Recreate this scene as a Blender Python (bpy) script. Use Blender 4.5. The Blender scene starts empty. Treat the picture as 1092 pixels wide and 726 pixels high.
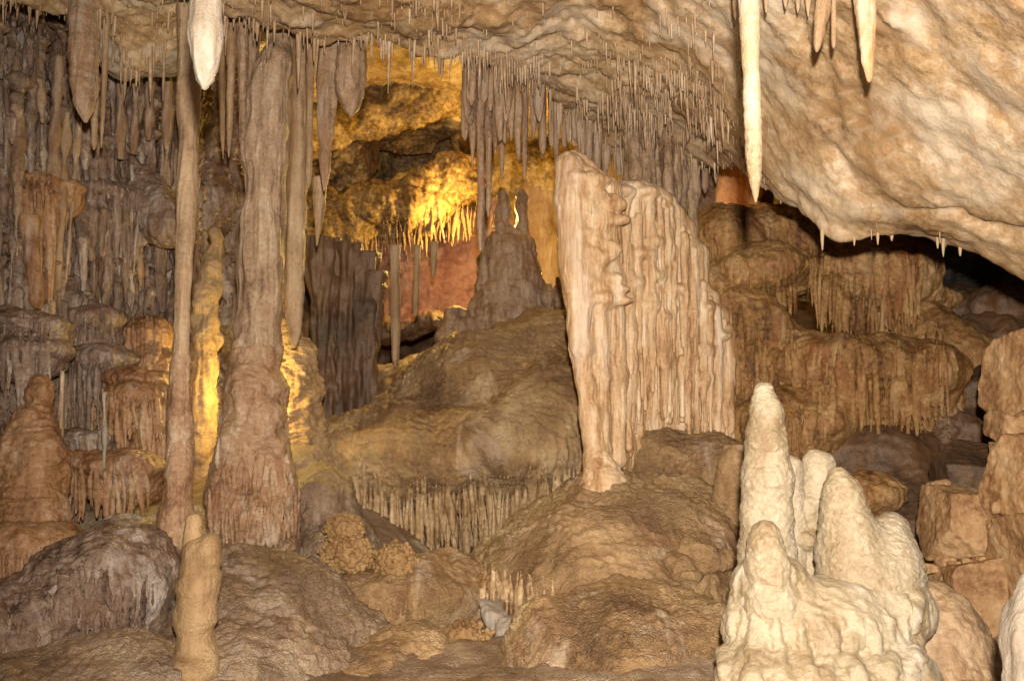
import bpy, math, random
import numpy as np

SC = bpy.context.scene
COL = SC.collection
RNG = np.random.RandomState(7)
random.seed(7)

# ------------------------------------------------------------------ camera
F, CX, CY = 985.0, 546.0, 363.0
PITCH = math.radians(6.0)
CAMZ = 1.6
CP, SP = math.cos(PITCH), math.sin(PITCH)


def P(px, py, d):
    """world point seen at pixel (px, py) of the 1092x726 photograph, d metres ahead"""
    X, Y = (px - CX) / F, (CY - py) / F
    y, z = CP - SP * Y, SP + CP * Y
    s = d / y
    return np.array((X * s, d, CAMZ + z * s))


def R(rpx, d):
    return rpx * d / F


def project(p):
    p = np.asarray(p, float)
    x, y, z = p[..., 0], p[..., 1], p[..., 2] - CAMZ
    dep = y * CP + z * SP
    up = -y * SP + z * CP
    return CX + F * x / dep, CY - F * up / dep


# ------------------------------------------------------------------ noise
_perm = np.random.RandomState(3).permutation(512).astype(np.int32)
_g = np.random.RandomState(5).normal(size=(512, 3)).astype(np.float32)
_g /= np.linalg.norm(_g, axis=1)[:, None]


def perlin(p):
    p = np.asarray(p, np.float32)
    i = np.floor(p).astype(np.int32)
    f = p - i
    u = f * f * f * (f * (f * 6 - 15) + 10)
    out = np.zeros(len(p), np.float32)
    for dx in (0, 1):
        hx = _perm[(i[:, 0] + dx) & 511]
        wx = u[:, 0] if dx else 1 - u[:, 0]
        for dy in (0, 1):
            hy = _perm[(hx + i[:, 1] + dy) & 511]
            wy = wx * (u[:, 1] if dy else 1 - u[:, 1])
            for dz in (0, 1):
                h = _perm[(hy + i[:, 2] + dz) & 511]
                g = _g[h]
                dot = g[:, 0] * (f[:, 0] - dx) + g[:, 1] * (f[:, 1] - dy) + g[:, 2] * (f[:, 2] - dz)
                out += wy * (u[:, 2] if dz else 1 - u[:, 2]) * dot
    return out * 1.6


def fbm(p, octv=4, gain=0.5):
    p = np.asarray(p, np.float32)
    a, s, o = 1.0, 0.0, np.zeros(len(p), np.float32)
    for k in range(octv):
        o += a * perlin(p * (2.03 ** k) + 17.3 * k)
        a *= gain
    return o


def ridge(p, octv=2):
    a, o = 1.0, np.zeros(len(p), np.float32)
    for k in range(octv):
        o += a * (1 - 2 * np.abs(perlin(p * (2.1 ** k) + 9.1 * k)))
        a *= 0.5
    return o


def smooth(a, b, x):
    t = np.clip((x - a) / (b - a), 0, 1)
    return t * t * (3 - 2 * t)


# displacement recipes: list of (type, amplitude m, frequency 1/m)
def displace(v, n, recipe):
    steep = 1 - np.abs(n[:, 2])
    up = np.clip(n[:, 2], 0, 1)
    d = np.zeros(len(v), np.float32)
    warp = None
    for typ, amp, fr in recipe:
        if typ == 'fbm':
            d += amp * fbm(v * fr, 4)
        elif typ == 'lump':
            d += amp * fbm(v * fr, 2)
        elif typ == 'gour':          # little terraces that follow the contour lines
            if warp is None:
                warp = fbm(v * 2.1 + 31, 2)
            q = v * np.array((fr, fr, fr * 2.2), np.float32)
            q[:, 2] += warp * 1.2
            d += amp * ridge(q, 2)
        elif typ == 'terrace':       # broad steps with rounded lips
            if warp is None:
                warp = fbm(v * 2.1 + 31, 2)
            t = v[:, 2] * fr + warp * 0.9
            s = t - np.floor(t)
            d += amp * (np.sqrt(np.clip(s * (1 - s) * 4, 0, 1)) * 0.6 + (1 - s) * 0.5) * (0.35 + 0.65 * np.clip(steep * 2, 0, 1))
        elif typ == 'flute':         # vertical runs of calcite
            q = v * np.array((fr, fr, fr * 0.10), np.float32)
            q[:, :2] += 0.02 * perlin(v * 2.0)[:, None] * fr * 0.3
            d += amp * ridge(q, 2) * np.clip(steep * 1.4 - 0.25, 0, 1)
        elif typ == 'ring':
            w = perlin(v * 5.0) * 0.35
            q = np.stack([v[:, 0] * 1.5, v[:, 1] * 1.5, v[:, 2] * fr + w], 1)
            d += amp * ridge(q, 2)
        elif typ == 'dimple':        # small rounded cups and grains
            p_ = perlin(v * np.array((fr, fr, fr * 1.2), np.float32) + 40)
            d += amp * (np.abs(p_) * 2 - .5)
        elif typ == 'drop':          # scallop shaped bulges, round above and undercut below
            q = v * np.array((fr, fr, fr * 0.55), np.float32)
            a = perlin(q)
            b = perlin(q + np.array((0, 0, 0.22), np.float32))
            d += amp * (np.clip(a, 0, 1) * 1.3 + np.clip(a - b, -0.3, 0.3) * 1.2)
    return v + n * d[:, None]


# ------------------------------------------------------------------ meshes
def quad_normals(v, q):
    n = np.cross(v[q[:, 2]] - v[q[:, 0]], v[q[:, 3]] - v[q[:, 1]])
    out = np.zeros_like(v)
    for k in range(4):
        for a in range(3):
            out[:, a] += np.bincount(q[:, k], weights=n[:, a], minlength=len(v))
    l = np.linalg.norm(out, axis=1)
    return (out / np.maximum(l, 1e-9)[:, None]).astype(np.float32)


def link_mesh(name, v, q, mat, origin=None, parent=None, smoothsh=True):
    """v (N,3) world coordinates, q (M,4) or (M,3) faces -> one mesh object"""
    v = np.asarray(v, np.float32)
    q = np.asarray(q, np.int32)
    if origin is None:
        origin = np.array((float((v[:, 0].min() + v[:, 0].max()) / 2), float((v[:, 1].min() + v[:, 1].max()) / 2), float(v[:, 2].min())))
    o3 = np.asarray(origin, np.float32)
    me = bpy.data.meshes.new(name)
    k = q.shape[1]
    me.vertices.add(len(v))
    me.vertices.foreach_set('co', (v - o3).ravel())
    me.loops.add(q.size)
    me.loops.foreach_set('vertex_index', q.ravel())
    me.polygons.add(len(q))
    me.polygons.foreach_set('loop_start', np.arange(0, q.size, k, dtype=np.int32))
    me.polygons.foreach_set('use_smooth', np.full(len(q), smoothsh))
    me.update(calc_edges=True)
    me.validate()
    me.materials.append(mat)
    o = bpy.data.objects.new(name, me)
    COL.objects.link(o)
    o.location = [float(a) for a in o3]
    if parent is not None:
        o.parent = parent
        o.location = [float(a - b) for a, b in zip(o3, parent.location)]
    return o


def tag(o, label=None, cat=None, group=None, kind=None):
    if label: o['label'] = label
    if cat: o['category'] = cat
    if group: o['group'] = group
    if kind: o['kind'] = kind
    return o


def root(name, loc, label, cat, group=None):
    e = bpy.data.objects.new(name, None)
    COL.objects.link(e)
    e.location = [float(a) for a in loc]
    e.empty_display_size = 0.1
    return tag(e, label, cat, group)


# ------------------------------------------------------------------ signed distance bodies
def C(px0, py0, d0, r0, px1, py1, d1, r1, k=None):
    return ('c', P(px0, py0, d0), R(r0, d0), P(px1, py1, d1), R(r1, d1), k)


def E(px, py, d, rx, rz, rd, k=None):
    return ('e', P(px, py, d), np.array((R(rx, d), rd, R(rz, d))), None, None, k)


def chain(pts, k=None):
    return [C(*pts[i], *pts[i + 1], k=k) for i in range(len(pts) - 1)]


def poly_at(pl, t):
    pl = np.asarray(pl, float)
    s = np.concatenate([[0], np.cumsum(np.linalg.norm(np.diff(pl[:, :2], axis=0), axis=1))])
    s /= s[-1]
    return np.array([np.interp(t, s, pl[:, j]) for j in range(pl.shape[1])])


ZB = {'key': None, 'map': None}
ZC = 3.0


def note_surface(v, key):
    """remember how far away the body just built is, so that drips can run down over its surface"""
    if key is None or ZB['key'] is not key or ZB['map'] is None:
        ZB['map'] = np.full((520, 360), 99.0, np.float32); ZB['key'] = key
    px, py = project(v)
    i, j = ((px + 240) / ZC).astype(int), ((py + 120) / ZC).astype(int)
    ok = (i >= 0) & (i < 520) & (j >= 0) & (j < 360)
    np.minimum.at(ZB['map'], (i[ok], j[ok]), v[ok, 1].astype(np.float32))


def depth_at(x, y):
    i, j = int((x + 240) / ZC), int((y + 120) / ZC)
    if not (1 <= i < 519 and 1 <= j < 359):
        return 99.0
    w = ZB['map'][i - 1:i + 2, j - 1:j + 2]
    w = w[w < 98]
    return float(np.median(w)) if len(w) >= 2 else 99.0


def fringe(lip, n, ln, rad, k=None, seed=0, inset=0.03, head=12, lean=0.0):
    """runs of calcite that start on the body, follow its surface over the lip and then hang free, tapering"""
    rs = np.random.RandomState(seed)
    out = []
    pl = np.asarray(lip, float)
    ph = rs.uniform(0, 9)
    for i in range(n):
        t = (i + rs.uniform(-0.45, 0.45) + 0.5) / n
        x, y, d0 = poly_at(pl, np.clip(t, 0, 1))
        env = 0.5 + 0.5 * math.sin(t * 11 + ph) * math.sin(t * 5.3 + ph * 2)
        l = (ln[0] + (ln[1] - ln[0]) * (0.62 * env + 0.38 * rs.rand())) * (1.25 if rs.rand() < .12 else 1)
        r = (rad[0] + (rad[1] - rad[0]) * rs.rand() ** 1.6) * (1.6 if rs.rand() < .12 else 1)
        y0 = y - head * rs.uniform(.5, 2.3); y1 = y + l
        jx = rs.uniform(-5, 5)
        m = max(4, int((y1 - y0) / 8))
        pts = []; d = None; wob = rs.uniform(0, 6)
        for s in range(m + 1):
            u = s / m
            yy = y0 + (y1 - y0) * u
            xx = x + jx * (1 - u) ** 1.5 + 1.2 * math.sin(wob + u * 5)
            h_ = depth_at(xx, yy)
            if d is None:
                if h_ > 98:
                    continue
                d = h_
            else:
                lim = d + 0.9 * R((y1 - y0) / m, d) * (1.6 if yy < y else 0.25)
                d = min(h_, lim) if h_ < 98 else min(lim, d + .004)
            rr = r * (0.18 + 0.82 * min(1, u / .45)) * (1 if u < .6 else 1 - .8 * ((u - .6) / .4) ** 1.3)
            pts.append((xx, yy, d + R(rr, d) * 0.25, max(.5, rr)))
        for p_, q_ in zip(pts[:-1], pts[1:]):
            out.append(C(p_[0], p_[1], p_[2], p_[3], q_[0], q_[1], q_[2], q_[3], k=k or .010))
    return out


def sdf_mesh(prims, h, k, zmin=-0.5, box=None, pad=0.12):
    lo, hi = np.full(3, 1e9), np.full(3, -1e9)
    for typ, a, ra, b, rb, kk in prims:
        if typ == 'c':
            lo = np.minimum(lo, np.minimum(a - ra, b - rb)); hi = np.maximum(hi, np.maximum(a + ra, b + rb))
        elif typ == 'e':
            lo = np.minimum(lo, a - ra); hi = np.maximum(hi, a + ra)
        elif typ == 'h':
            lo = np.minimum(lo, a - ra); hi = np.maximum(hi, a + ra)
    lo -= pad; hi += pad
    lo[2] = max(lo[2], zmin)
    if box is not None:
        for i in range(3):
            if box[i] is not None:
                lo[i] = max(lo[i], box[i][0]); hi[i] = min(hi[i], box[i][1])
    n = np.maximum(((hi - lo) / h).astype(int) + 2, 4)
    D = np.full(n, 9.0, np.float32)
    ax = [np.float32(lo[i]) + np.arange(n[i], dtype=np.float32) * np.float32(h) for i in range(3)]
    for typ, a, ra, b, rb, kk in prims:
        kk = k if kk is None else kk
        m = kk + 3 * h
        if typ == 'c':
            l, u = np.minimum(a - ra, b - rb) - m, np.maximum(a + ra, b + rb) + m
        else:
            l, u = a - ra - m, a + ra + m
        i0 = np.clip(((l - lo) / h).astype(int), 0, n); i1 = np.clip(((u - lo) / h).astype(int) + 2, 0, n)
        if (i1 <= i0).any():
            continue
        sl = tuple(slice(i0[j], i1[j]) for j in range(3))
        x = ax[0][sl[0]][:, None, None]; y = ax[1][sl[1]][None, :, None]; z = ax[2][sl[2]][None, None, :]
        if typ == 'c':
            ab = (b - a).astype(np.float32); L2 = float(ab @ ab) + 1e-9
            t = ((x - np.float32(a[0])) * ab[0] + (y - np.float32(a[1])) * ab[1] + (z - np.float32(a[2])) * ab[2]) / L2
            t = np.clip(t, 0, 1)
            d = np.sqrt((x - np.float32(a[0]) - ab[0] * t) ** 2 + (y - np.float32(a[1]) - ab[1] * t) ** 2 + (z - np.float32(a[2]) - ab[2] * t) ** 2)
            d = d - (np.float32(ra) + np.float32(rb - ra) * t)
        elif typ == 'e':
            X = (x - np.float32(a[0])); Y = (y - np.float32(a[1])); Z = (z - np.float32(a[2]))
            k0 = np.sqrt((X / ra[0]) ** 2 + (Y / ra[1]) ** 2 + (Z / ra[2]) ** 2)
            k1 = np.sqrt((X / ra[0] ** 2) ** 2 + (Y / ra[1] ** 2) ** 2 + (Z / ra[2] ** 2) ** 2)
            d = (k0 * (k0 - 1) / np.maximum(k1, 1e-4)).astype(np.float32)
        else:                                           # convex rock cut by planes b = [(n, h)]
            d = None
            for nn, hh in b:
                e = (x - np.float32(a[0])) * nn[0] + (y - np.float32(a[1])) * nn[1] + (z - np.float32(a[2])) * nn[2] - hh
                d = e if d is None else np.maximum(d, e)
            d = d.astype(np.float32)
        old = D[sl]
        hm = np.maximum(kk - np.abs(old - d), 0) / max(kk, 1e-5)
        D[sl] = np.minimum(old, d) - hm * hm * np.float32(kk * 0.25)
    for j in range(3):
        s0 = [slice(None)] * 3; s0[j] = 0
        s1 = [slice(None)] * 3; s1[j] = -1
        D[tuple(s0)] = np.maximum(D[tuple(s0)], h * 0.5); D[tuple(s1)] = np.maximum(D[tuple(s1)], h * 0.5)
    # surface nets
    ins = D < 0
    cnt = np.zeros(n - 1, np.int8)
    for dx in (0, 1):
        for dy in (0, 1):
            for dz in (0, 1):
                cnt += ins[dx:n[0] - 1 + dx, dy:n[1] - 1 + dy, dz:n[2] - 1 + dz]
    act = (cnt > 0) & (cnt < 8)
    I = np.argwhere(act)
    idx = np.full(n - 1, -1, np.int32)
    idx[act] = np.arange(len(I))
    acc = np.zeros((len(I), 3), np.float32); c = np.zeros(len(I), np.float32)
    cor = [(dx, dy, dz) for dx in (0, 1) for dy in (0, 1) for dz in (0, 1)]
    val = {q: D[I[:, 0] + q[0], I[:, 1] + q[1], I[:, 2] + q[2]] for q in cor}
    for q in cor:
        for j in range(3):
            if q[j] == 0:
                r = list(q); r[j] = 1; r = tuple(r)
                va, vb = val[q], val[r]
                cr = (va < 0) != (vb < 0)
                t = np.where(cr, va / np.where(cr, va - vb, 1), 0)
                for m in range(3):
                    acc[:, m] += np.where(cr, q[m] + (t if m == j else 0), 0)
                c += cr
    v = (I + acc / np.maximum(c, 1)[:, None]) * h + lo
    quads = []
    for j in range(3):
        a, b = [(1, 2), (2, 0), (0, 1)][j]
        s0 = [slice(1, -1)] * 3; s0[j] = slice(0, -1)
        s1 = [slice(1, -1)] * 3; s1[j] = slice(1, None)
        A, B = ins[tuple(s0)], ins[tuple(s1)]
        for up in (True, False):
            E_ = np.argwhere((A & ~B) if up else (~A & B))
            if not len(E_):
                continue
            base = E_.copy(); base[:, a] += 1; base[:, b] += 1   # back to grid index
            def cell(da, db):
                q = base.copy(); q[:, a] += da; q[:, b] += db
                return idx[q[:, 0], q[:, 1], q[:, 2]]
            q4 = np.stack([cell(-1, -1), cell(0, -1), cell(0, 0), cell(-1, 0)], 1)
            if not up:
                q4 = q4[:, ::-1]
            quads.append(q4)
    q = np.concatenate(quads)
    q = q[(q >= 0).all(1)]
    return v.astype(np.float32), q


def relax(v, q, it=1):
    for _ in range(it):
        acc = np.zeros_like(v); c = np.zeros(len(v), np.float32)
        for k in range(4):
            i, j = q[:, k], q[:, (k + 1) % 4]
            for a in range(3):
                acc[:, a] += np.bincount(i, weights=v[j, a], minlength=len(v))
                acc[:, a] += np.bincount(j, weights=v[i, a], minlength=len(v))
            c += np.bincount(i, minlength=len(v)) + np.bincount(j, minlength=len(v))
        v = (0.4 * v + 0.6 * acc / np.maximum(c, 1)[:, None]).astype(np.float32)
    return v


def body(name, prims, h, k, recipe, mat, label=None, cat=None, group=None, kind=None, parent=None, zmin=-0.5, box=None, it=1):
    v, q = sdf_mesh(prims, h, k, zmin, box)
    v = relax(v, q, it)
    n = quad_normals(v, q)
    v = displace(v, n, recipe)
    if name != 'drip_fringe':
        note_surface(v, parent)
    o = link_mesh(name, v, q, mat, parent=parent)
    return tag(o, label, cat, group, kind)


def fringe_part(prims, mat, parent, h=.0095, name='drip_fringe', rec=None):
    if not prims:
        return None
    return body(name, prims, h, .012, rec or [('fbm', .006, 9), ('ring', .003, 12)], mat, parent=parent, it=1)


def survey(prims, h, k, key, zmin=-0.5):
    """measure a body roughly before its drips are laid over it"""
    v, q = sdf_mesh(prims, h, k, zmin)
    note_surface(v, key)
    return list(prims)


def rock_planes(center, rad, seed, nplanes=14, boxy=0.6):
    """an angular block"""
    rs = np.random.RandomState(seed)
    pl = []
    rad = np.asarray(rad, float)
    for ax in range(3):
        for s in (-1, 1):
            nn = np.zeros(3); nn[ax] = s
            nn += rs.normal(0, 0.16, 3); nn /= np.linalg.norm(nn)
            pl.append((nn.astype(np.float32), float(np.abs(nn * rad).max() * rs.uniform(0.85, 1.0))))
    for i in range(nplanes):
        nn = rs.normal(size=3); nn /= np.linalg.norm(nn)
        pl.append((nn.astype(np.float32), float(np.linalg.norm(nn * rad) * rs.uniform(1.0 + 0.2 * boxy, 1.15 + 0.3 * boxy) * 0.95)))
    return ('h', np.asarray(center, float), rad * 1.1, pl, None, 0.01)


def H(px, py, d, rx, rz, rd, seed, nplanes=14):
    return rock_planes(P(px, py, d), (R(rx, d), rd, R(rz, d)), seed, nplanes)


# ------------------------------------------------------------------ lathes
def lathe(pts, nseg, nring, recipe, oval=1.0):
    """pts [(world point, radius)] from one end to the other, closed at both ends"""
    c = np.array([p for p, r in pts], float); r = np.array([r for p, r in pts], float)
    s = np.concatenate([[0], np.cumsum(np.linalg.norm(np.diff(c, axis=0), axis=1))]); s /= s[-1]
    t = np.linspace(0, 1, nring)
    # smooth interpolation (Catmull like: interp then blur)
    fine = np.linspace(0, 1, nring)
    cc = np.stack([np.interp(fine, s, c[:, i]) for i in range(3)], 1)
    rr = np.interp(fine, s, r)
    w = max(1, nring // (len(pts) * 5))
    if w > 1:
        ker = np.ones(2 * w + 1) / (2 * w + 1)
        for arr in [cc[:, 0], cc[:, 1], cc[:, 2], rr]:
            pad = np.concatenate([2 * arr[0] - arr[w:0:-1], arr, 2 * arr[-1] - arr[-2:-w - 2:-1]])
            arr[:] = np.convolve(pad, ker, 'valid')
        rr = np.maximum(rr, 0.0008)
    th = np.arange(nseg) * 2 * math.pi / nseg
    ring = np.stack([np.cos(th), np.sin(th) * oval, np.zeros(nseg)], 1)
    v = (cc[:, None, :] + rr[:, None, None] * ring[None]).reshape(-1, 3).astype(np.float32)
    n = np.repeat(ring[None], nring, 0).reshape(-1, 3).astype(np.float32)
    if recipe:
        dv = displace(v, n, recipe) - v
        lim = np.repeat(np.clip(rr * 0.8, 0, 9), nseg)[:, None]
        dv = np.clip(dv, -lim, lim)
        v = v + dv
    i = np.arange(nring - 1)[:, None] * nseg; j = np.arange(nseg)[None]; j2 = (j + 1) % nseg
    flip = cc[-1, 2] < cc[0, 2]
    q = np.stack([i + j, i + j2, i + nseg + j2, i + nseg + j], -1).reshape(-1, 4)
    if flip:
        q = q[:, ::-1]
    # caps
    nv = len(v)
    v = np.concatenate([v, cc[:1].astype(np.float32), cc[-1:].astype(np.float32)])
    cap = []
    for a in range(0, nseg, 2):
        b, c2 = (a + 1) % nseg, (a + 2) % nseg
        cap.append((nv, c2, b, a)); o = (nring - 1) * nseg
        cap.append((nv + 1, o + a, o + b, o + c2))
    cap = np.array(cap)
    if flip:
        cap = cap[:, ::-1]
    return v, np.concatenate([q, cap])


# ------------------------------------------------------------------ materials
def calcite(name, cols, cscale=1.2, streak=0.35, bump=0.5, rough=0.55, spec=0.35, fine=70.0, scaly=0.0, speck=0.25, stretch=0.12, veins=False, patch=None, stain=None, pz=0.5):
    m = bpy.data.materials.new(name); m.use_nodes = True
    nt = m.node_tree; N = nt.nodes; L = nt.links
    for n in list(N): N.remove(n)
    out = N.new('ShaderNodeOutputMaterial'); bs = N.new('ShaderNodeBsdfPrincipled')
    L.new(bs.outputs[0], out.inputs[0])
    tc = N.new('ShaderNodeTexCoord')

    def mapping(sx, sy, sz):
        mp = N.new('ShaderNodeMapping'); mp.inputs['Scale'].default_value = (sx, sy, sz)
        L.new(tc.outputs['Object'], mp.inputs[0]); return mp.outputs[0]

    def noise(vec, scale, det=5, rough_=0.55, dist=0.0):
        n = N.new('ShaderNodeTexNoise'); n.inputs['Scale'].default_value = scale
        n.inputs['Detail'].default_value = det; n.inputs['Roughness'].default_value = rough_
        n.inputs['Distortion'].default_value = dist
        L.new(vec, n.inputs['Vector']); return n.outputs['Fac']

    def math_(op, a, b):
        n = N.new('ShaderNodeMath'); n.operation = op
        for i, s in enumerate((a, b)):
            if isinstance(s, (int, float)): n.inputs[i].default_value = s
            else: L.new(s, n.inputs[i])
        return n.outputs[0]

    iso = mapping(1, 1, 1); ver = mapping(1, 1, stretch); hor = mapping(1, 1, 1.9)
    big = noise(iso, cscale, 6, 0.6, 0.4)
    st = noise(ver, cscale * 9, 4, 0.6, 0.3)
    mixv = math_('ADD', math_('MULTIPLY', big, 1 - streak), math_('MULTIPLY', st, streak))
    fn = noise(iso, fine * 0.5, 4, 0.7)
    mixv = math_('ADD', mixv, math_('MULTIPLY', math_('SUBTRACT', fn, 0.5), speck))
    cr = N.new('ShaderNodeValToRGB'); L.new(mixv, cr.inputs[0])
    el = cr.color_ramp.elements
    k = len(cols)
    pos = [0.355 + 0.29 * i / (k - 1) for i in range(k)]
    el[0].position = pos[0]; el[0].color = (*cols[0], 1)
    el[1].position = pos[-1]; el[1].color = (*cols[-1], 1)
    for i in range(1, k - 1):
        e = el.new(pos[i]); e.color = (*cols[i], 1)
    colour = cr.outputs[0]

    def overlay(col, fac, rgb):
        mx = N.new('ShaderNodeMix'); mx.data_type = 'RGBA'
        L.new(fac, mx.inputs[0]); L.new(col, mx.inputs[6]); mx.inputs[7].default_value = (*rgb, 1)
        return mx.outputs[2]

    def mask(v_, lo, hi, top):
        r_ = N.new('ShaderNodeMapRange'); L.new(v_, r_.inputs[0])
        r_.inputs[1].default_value = lo; r_.inputs[2].default_value = hi; r_.inputs[3].default_value = 0; r_.inputs[4].default_value = top
        return r_.outputs[0]
    wet = None
    if stain:                                        # iron and clay stains with ragged edges
        colour = overlay(colour, mask(noise(mapping(1.3, 1.3, 1.3 * pz), 1.6, 7, .68, .8), .52, .62, .75), stain)
    if patch:                                        # fresh pale calcite
        wet = mask(noise(mapping(1.1, 1.1, 1.1 * pz), 2.3, 7, .7, .5), .55, .66, .8)
        colour = overlay(colour, wet, patch)
    if veins:                                        # pale calcite veins and dry white patches
        vn = noise(iso, .9, 5, .55, 1.5)
        mr = N.new('ShaderNodeMapRange'); L.new(math_('ABSOLUTE', math_('SUBTRACT', vn, .5), 0), mr.inputs[0])
        mr.inputs[1].default_value = 0.0; mr.inputs[2].default_value = 0.03; mr.inputs[3].default_value = 1; mr.inputs[4].default_value = 0
        pt = N.new('ShaderNodeMapRange'); L.new(noise(iso, 1.7, 6, .65, .5), pt.inputs[0])
        pt.inputs[1].default_value = .53; pt.inputs[2].default_value = .66; pt.inputs[3].default_value = 0; pt.inputs[4].default_value = .75
        gate = N.new('ShaderNodeMapRange'); L.new(noise(iso, .6, 2, .5), gate.inputs[0])
        gate.inputs[1].default_value = .5; gate.inputs[2].default_value = .62
        mk = math_('MAXIMUM', math_('MULTIPLY', mr.outputs[0], math_('MULTIPLY', gate.outputs[0], .28)), pt.outputs[0])
        mx = N.new('ShaderNodeMix'); mx.data_type = 'RGBA'
        L.new(mk, mx.inputs[0]); L.new(colour, mx.inputs[6]); mx.inputs[7].default_value = (.50, .43, .35, 1)
        colour = mx.outputs[2]
    L.new(colour, bs.inputs['Base Color'])
    # bump
    b1 = noise(iso, fine, 5, 0.65)
    b2 = noise(ver, fine * 0.8, 3, 0.5)
    hgt = math_('ADD', b1, math_('MULTIPLY', b2, streak * 1.5))
    if scaly:
        b3 = noise(hor, fine * 0.5, 3, 0.55, 0.6)
        rid = math_('ABSOLUTE', math_('SUBTRACT', b3, 0.5), 0)
        hgt = math_('SUBTRACT', hgt, math_('MULTIPLY', math_('MULTIPLY', rid, math_('MULTIPLY', mask(noise(iso, 1.9, 3, .5), .35, .65, 1.0), 1.0)), 3.6 * scaly))
    bp = N.new('ShaderNodeBump'); bp.inputs['Strength'].default_value = bump; bp.inputs['Distance'].default_value = 0.02
    L.new(hgt, bp.inputs['Height']); L.new(bp.outputs[0], bs.inputs['Normal'])
    rr = N.new('ShaderNodeMapRange'); L.new(big, rr.inputs[0])
    rr.inputs[1].default_value = 0.3; rr.inputs[2].default_value = 0.7
    rr.inputs[3].default_value = rough + 0.12; rr.inputs[4].default_value = rough - 0.12
    L.new(rr.outputs[0], bs.inputs['Roughness'])
    bs.inputs['Specular IOR Level'].default_value = spec
    return m


M = {}
M['mound'] = calcite('brown flowstone', [(.12, .064, .028), (.25, .152, .072), (.365, .24, .122), (.50, .37, .22)], 1.0, .12, .8, .40, .55, 75, 1.3, .30, patch=(.45, .34, .24), stain=(.165, .085, .038))
M['floor'] = calcite('floor flowstone', [(.105, .062, .037), (.20, .13, .08), (.285, .198, .13), (.39, .30, .215)], 1.0, .12, .8, .38, .6, 75, 1.3, .28, patch=(.35, .275, .215), stain=(.13, .073, .040))
M['pale'] = calcite('pale drapery', [(.27, .135, .06), (.44, .28, .15), (.55, .40, .255), (.66, .55, .42)], 1.3, .65, .45, .45, .4, 70, 0.4, patch=(.62, .52, .43), stain=(.34, .185, .085), pz=.2)
M['cream'] = calcite('cream calcite', [(.19, .132, .072), (.285, .23, .152), (.355, .305, .23), (.41, .375, .315)], 1.5, .15, .42, .38, .5, 90, 0.9, .25, patch=(.41, .375, .335), stain=(.25, .173, .09), pz=.4)
M['white'] = calcite('white calcite', [(.19, .15, .11), (.28, .24, .20), (.35, .315, .28)], 2.0, .3, .45, .4, .4, 90, 0.3)
M['wall'] = calcite('grey brown wall', [(.050, .028, .018), (.15, .095, .067), (.24, .168, .125), (.43, .365, .325)], 1.5, .6, .8, .36, .6, 60, 0.4, patch=(.42, .375, .355), stain=(.15, .068, .030), pz=.2)
M['wallrust'] = calcite('rusty flowstone', [(.10, .042, .017), (.25, .125, .055), (.33, .195, .105), (.45, .34, .235)], 1.4, .45, .6, .40, .5, 60, 0.5, .35, patch=(.40, .325, .265), stain=(.17, .066, .026), pz=.3)
M['ceil'] = calcite('tan ceiling', [(.17, .095, .043), (.32, .21, .11), (.42, .30, .185), (.54, .445, .335)], 1.0, .05, .42, .48, .45, 45, 0.0, 0.5, veins=True, stain=(.27, .16, .075))
M['column'] = calcite('grey tan column', [(.13, .076, .044), (.26, .172, .108), (.355, .25, .168), (.47, .37, .28)], 1.5, .5, .65, .45, .45, 60, 0.5, .4, patch=(.41, .335, .275), stain=(.22, .115, .058), pz=.2)
M['fringe'] = calcite('tan drip curtain', [(.16, .09, .042), (.28, .18, .092), (.38, .265, .15), (.50, .385, .255)], 2.2, .5, .4, .42, .5, 70, 0.2, .25)
M['redbase'] = calcite('reddish flowstone', [(.145, .07, .036), (.28, .162, .09), (.36, .24, .15), (.49, .39, .30)], 1.8, .3, .65, .40, .5, 60, 0.8, .4, patch=(.46, .39, .335), stain=(.235, .10, .046), pz=.4)
M['tan'] = calcite('tan stalactite', [(.19, .12, .068), (.32, .22, .135), (.42, .315, .205)], 1.6, .5, .5, .5, .35, 70, 0.2, .35, stain=(.23, .13, .065), pz=.2)
M['gold'] = calcite('yellow stalagmite', [(.19, .11, .05), (.30, .195, .10), (.40, .29, .17)], 1.8, .3, .7, .5, .4, 60, 0.7)
M['ochre'] = calcite('ochre flowstone', [(.085, .034, .011), (.235, .118, .038), (.36, .205, .08), (.50, .34, .175)], 1.2, .4, .7, .45, .5, 55, 0.8, .4, patch=(.42, .275, .14), stain=(.20, .07, .018), pz=.35)
M['orange'] = calcite('orange flowstone', [(.22, .10, .03), (.42, .21, .075), (.50, .29, .12)], 1.0, .5, .5, .5, .4, 55, 0.6)
M['rock'] = calcite('tan rock', [(.17, .085, .038), (.33, .195, .095), (.42, .28, .155), (.48, .36, .24)], 1.1, .05, .45, .6, .3, 40, 0.0, 0.4, stain=(.20, .10, .045))
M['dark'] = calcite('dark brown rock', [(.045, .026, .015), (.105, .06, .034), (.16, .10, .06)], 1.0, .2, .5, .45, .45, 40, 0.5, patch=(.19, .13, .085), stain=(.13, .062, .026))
M['greyrock'] = calcite('grey rock', [(.06, .055, .054), (.12, .108, .10), (.18, .16, .145)], .9, .1, .5, .6, .3, 40, 0.0)
M['pink'] = calcite('pink rock', [(.20, .088, .08), (.29, .15, .138), (.36, .21, .19)], 1.2, .1, .9, .6, .3, 35, 0.0, .5, stain=(.14, .065, .052), patch=(.35, .22, .19))
M['yellowrock'] = calcite('yellow ochre rock', [(.04, .022, .010), (.14, .08, .028), (.34, .22, .08), (.48, .36, .16)], .8, .1, .7, .5, .4, 35, 0.2, 0.5, stain=(.06, .032, .014))
M['coral'] = calcite('cave coral', [(.17, .09, .035), (.29, .175, .075), (.39, .265, .14)], 3.0, .05, .7, .5, .4, 80, 0.0)
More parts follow.
